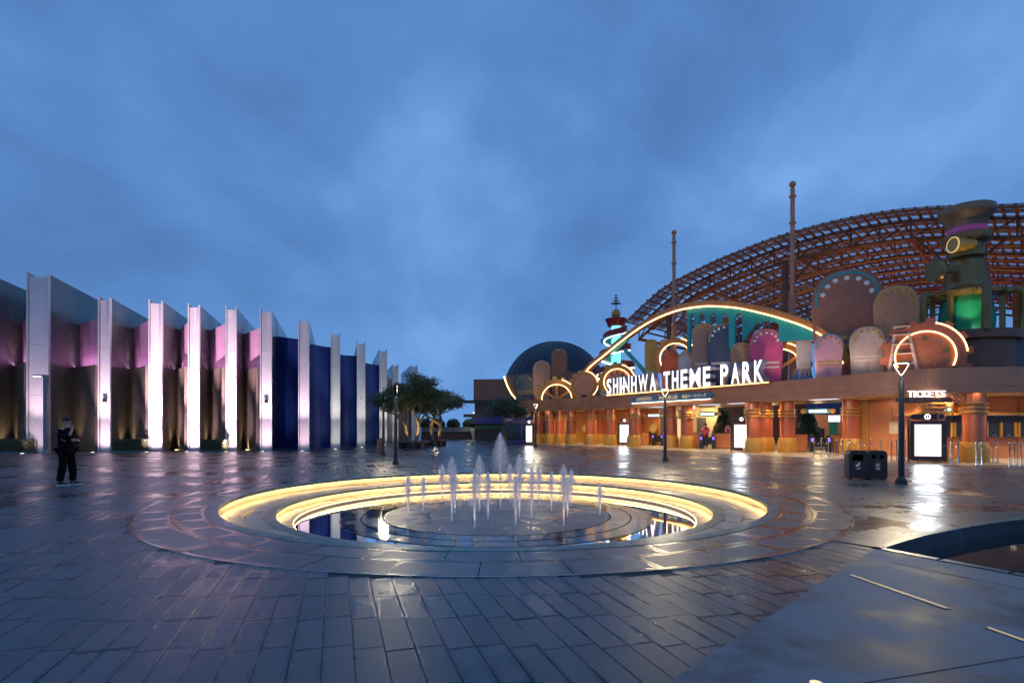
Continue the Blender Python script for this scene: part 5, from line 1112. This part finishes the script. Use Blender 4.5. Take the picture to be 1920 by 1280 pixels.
# ================================================================== PEOPLE
def skin(name, joints, edges, m, parent, sub=2, root=0, flat=1.0):
    me = bpy.data.meshes.new(name); me.from_pydata([j[0] for j in joints], edges, []); o = bpy.data.objects.new(name, me); COL.objects.link(o)
    sm = o.modifiers.new('s', 'SKIN'); ss = o.modifiers.new('d', 'SUBSURF'); ss.levels = ss.render_levels = sub
    for i, j in enumerate(joints):
        sv = me.skin_vertices[0].data[i]; r_ = j[1]; sv.radius = (r_, r_) if isinstance(r_, (int, float)) else r_; sv.use_root = (i == root)
    dg = bpy.context.evaluated_depsgraph_get(); dg.update(); m2 = bpy.data.meshes.new_from_object(o.evaluated_get(dg)); bpy.data.objects.remove(o)
    return link(name, m2, m, parent, True)
def person(t, top, bottom, hat=None, detail=True):
    # faces +x; right arm raised to the chin, left forearm across the chest
    J = [((0, 0, .96), (.15, .125)), ((.02, 0, 1.12), (.165, .135)), ((.015, 0, 1.30), (.165, .13)), ((-.01, 0, 1.43), (.11, .10)), ((0, 0, 1.50), .058), ((.015, 0, 1.56), .062), ((.03, 0, 1.63), (.092, .075)), ((.025, 0, 1.70), (.078, .068))]
    E = [(i, i+1) for i in range(7)]
    def add(par, pts):
        k = par
        for p in pts: J.append(p); E.append((k, len(J)-1)); k = len(J)-1
        return k
    ra = add(3, [((-.01, -.17, 1.42), .062), ((.04, -.24, 1.24), .052), ((.10, -.22, 1.14), .047), ((.15, -.12, 1.30), .038), ((.17, -.07, 1.42), .030), ((.165, -.045, 1.49), (.034, .020))])
    la = add(3, [((-.01, .17, 1.42), .062), ((.04, .25, 1.22), .052), ((.10, .25, 1.12), .047), ((.24, .10, 1.14), .038), ((.26, -.04, 1.16), .030), ((.25, -.10, 1.165), (.034, .02))])
    for s_, dx in ((-1, -.06), (1, .10)):
        add(0, [((.0+dx*.2, s_*.095, .88), (.095, .09)), ((.02+dx*.6, s_*.105, .50), .066), ((.0+dx, s_*.11, .26), .056), ((-.02+dx, s_*.11, .09), .043), ((.05+dx, s_*.115, .045), (.036, .042)), ((.15+dx, s_*.12, .035), (.028, .038))])
    body = skin('body', J, E, 'skin', t)
    K = [(J[i][0], tuple(x*1.12+.006 for x in (J[i][1] if isinstance(J[i][1], tuple) else (J[i][1],)*2))) for i in range(len(J))]
    def sub(idx, name, m, ex):
        mp_ = {a: n_ for n_, a in enumerate(idx)}; return skin(name, [K[i] for i in idx]+[], [(mp_[a], mp_[b]) for a, b in E if a in mp_ and b in mp_]+ex, m, body)
    sub([0, 1, 2, 3, 8, 9, 10, 11, 14, 15, 16, 17], 'sleeves', top, [])
    prof = [(.175, .83), (.188, .92), (.195, 1.02), (.200, 1.13), (.195, 1.25), (.185, 1.35), (.155, 1.42), (.10, 1.465), (.07, 1.485)]; m_ = MB().lathe(prof, 24, cap=False)
    rn = random.Random(3); m_.v = [Vector((v.x*.90+.012*math.sin(9*v.z+2*v.y*9)+.01, v.y*1.12+.006*math.sin(23*v.z), v.z+(.012*math.sin(5*v.y*8) if v.z < .84 else 0))) for v in m_.v]; m_.build('jacket', top, body, True)
    # trousers with a straight loose cut
    T = [K[0]]; TE = []
    for b in (20, 26):
        k = 0
        for i, f_ in ((b, 1.0), (b+1, 1.15), (b+2, 1.25), (b+3, 1.45)): T.append((K[i][0], tuple(x*f_ for x in K[i][1]))); TE.append((k, len(T)-1)); k = len(T)-1
    skin('trousers', T, TE, bottom, body)
    # fingers of both hands
    for (hx, hy, hz), (ux, uy, uz), (vx, vy, vz) in (((.165, -.045, 1.50), (-.02, .02, 1), (.9, .4, 0)), ((.25, -.11, 1.165), (-.1, -1, .05), (0, .05, 1))):
        u_, w_ = Vector((ux, uy, uz)).normalized(), Vector((vx, vy, vz)).normalized(); h = Vector((hx, hy, hz)); n_ = u_.cross(w_)
        for k, L_ in enumerate((.062, .072, .068, .052)):
            b = h+w_*(.020*(k-1.5)); MB().tube([b-u_*.01, b+u_*L_*.5+n_*.006, b+u_*L_*.85+n_*.022, b+u_*L_+n_*.035], [.0095, .009, .008, .006], 6).build('finger', 'skin', body, True)
        b = h-w_*.032-u_*.02; MB().tube([b, b-w_*.02+u_*.025, b-w_*.018+u_*.05], [.011, .010, .007], 6).build('thumb', 'skin', body, True)
    # head details
    for s_ in (-1, 1):
        MB().lathe([(.001, 0), (.028, .004), (.026, .014), (.001, .018)], 10, c=(.02, s_*.082-.009, 1.625), axis='y', cap=False).build('ear', 'skin', body, True); MB().lathe([(.001, -.012), (.011, -.005), (.011, .005), (.001, .012)], 8, c=(.108, s_*.032, 1.655), cap=False).build('eye', 'white', body, True)
        MB().ring(.022, .027, -.003, .003, n=14).build('spectacle_rim', 'black', body, loc=(.122, s_*.034, 1.655), rz=R(90)); MB().tube([(.12, s_*.062, 1.66), (.02, s_*.088, 1.66)], .003, 5).build('spectacle_arm', 'black', body)
    MB().add([(.115, -.014, 1.61), (.115, .014, 1.61), (.142, 0, 1.613), (.112, 0, 1.665)], [(0, 1, 2), (0, 2, 3), (1, 3, 2), (0, 3, 1)]).build('nose', 'skin', body); MB().box((.108, 0, 1.585), (.012, .042, .008)).build('mouth', mat('lip', (.35, .12, .10), .5), body)
    MB().lathe([(.098, 1.665), (.103, 1.69), (.098, 1.725), (.075, 1.755), (.03, 1.77), (.001, 1.772)], 20, c=(.012, 0, 0), cap=False).build('hair' if not hat else 'cap', 'cloth_grey' if hat else 'cloth_black', body, True)
    if hat: MB().slab([(.08, -.08), (.15, -.06), (.18, 0), (.15, .06), (.08, .08)], 1.668, 1.682).build('cap_peak', 'cloth_grey', body)
    else: MB().lathe([(.09, 1.60), (.10, 1.66)], 14, c=(-.01, 0, 0), a0=R(70), a1=R(290), n=14).build('hair', 'cloth_black', body) if False else None
    for s_, dx in ((-1, -.06), (1, .10)):
        o = MB().add([(x+dx, y+s_*.115, z) for x, y, z in ((-.07, -.045, 0), (.19, -.045, 0), (.21, 0, 0), (.19, .05, 0), (-.07, .045, 0), (-.07, -.045, .025), (.19, -.045, .025), (.21, 0, .025), (.19, .05, .025), (-.07, .045, .025))], [(0, 1, 2, 3, 4), (5, 6, 7, 8, 9), (0, 1, 6, 5), (1, 2, 7, 6), (2, 3, 8, 7), (3, 4, 9, 8), (4, 0, 5, 9)]).build('shoe_sole', 'white', body)
        MB().add([(x+dx, y+s_*.115, z) for x, y, z in ((-.065, -.042, .025), (.185, -.042, .025), (.205, 0, .025), (.185, .045, .025), (-.065, .042, .025), (-.05, -.035, .10), (.06, -.035, .095), (.17, -.02, .055), (.17, .02, .055), (.06, .035, .095), (-.05, .035, .10))], [(0, 1, 2, 3, 4), (0, 5, 6, 1), (1, 6, 7), (1, 7, 2), (2, 7, 8), (2, 8, 3), (3, 8, 9), (3, 9, 4), (4, 9, 10), (4, 10, 5, 0), (5, 10, 9, 6), (6, 9, 8, 7)]).build('shoe', 'black', body)
    return body
q_ = G(124, 909); t = thing('person', 'person in black clothes and cap, hand raised to the chin, standing on the plaza', 'person', tuple(q_), R(10)); person(t, 'cloth_black', 'cloth_black', True)
for px, d, top, lab, rz in ((1323, 39.5, 'b_pink', 'staff member in pink and red top standing behind the turnstile', R(-120)), (1364, 39, 'purple', 'staff member in mauve top behind the wide gate counter', R(-60))):
    t = thing('person', lab, 'person', ((px-960)/F*d, d, .004), rz, 'gate staff'); person(t, top, 'cloth_black', None)
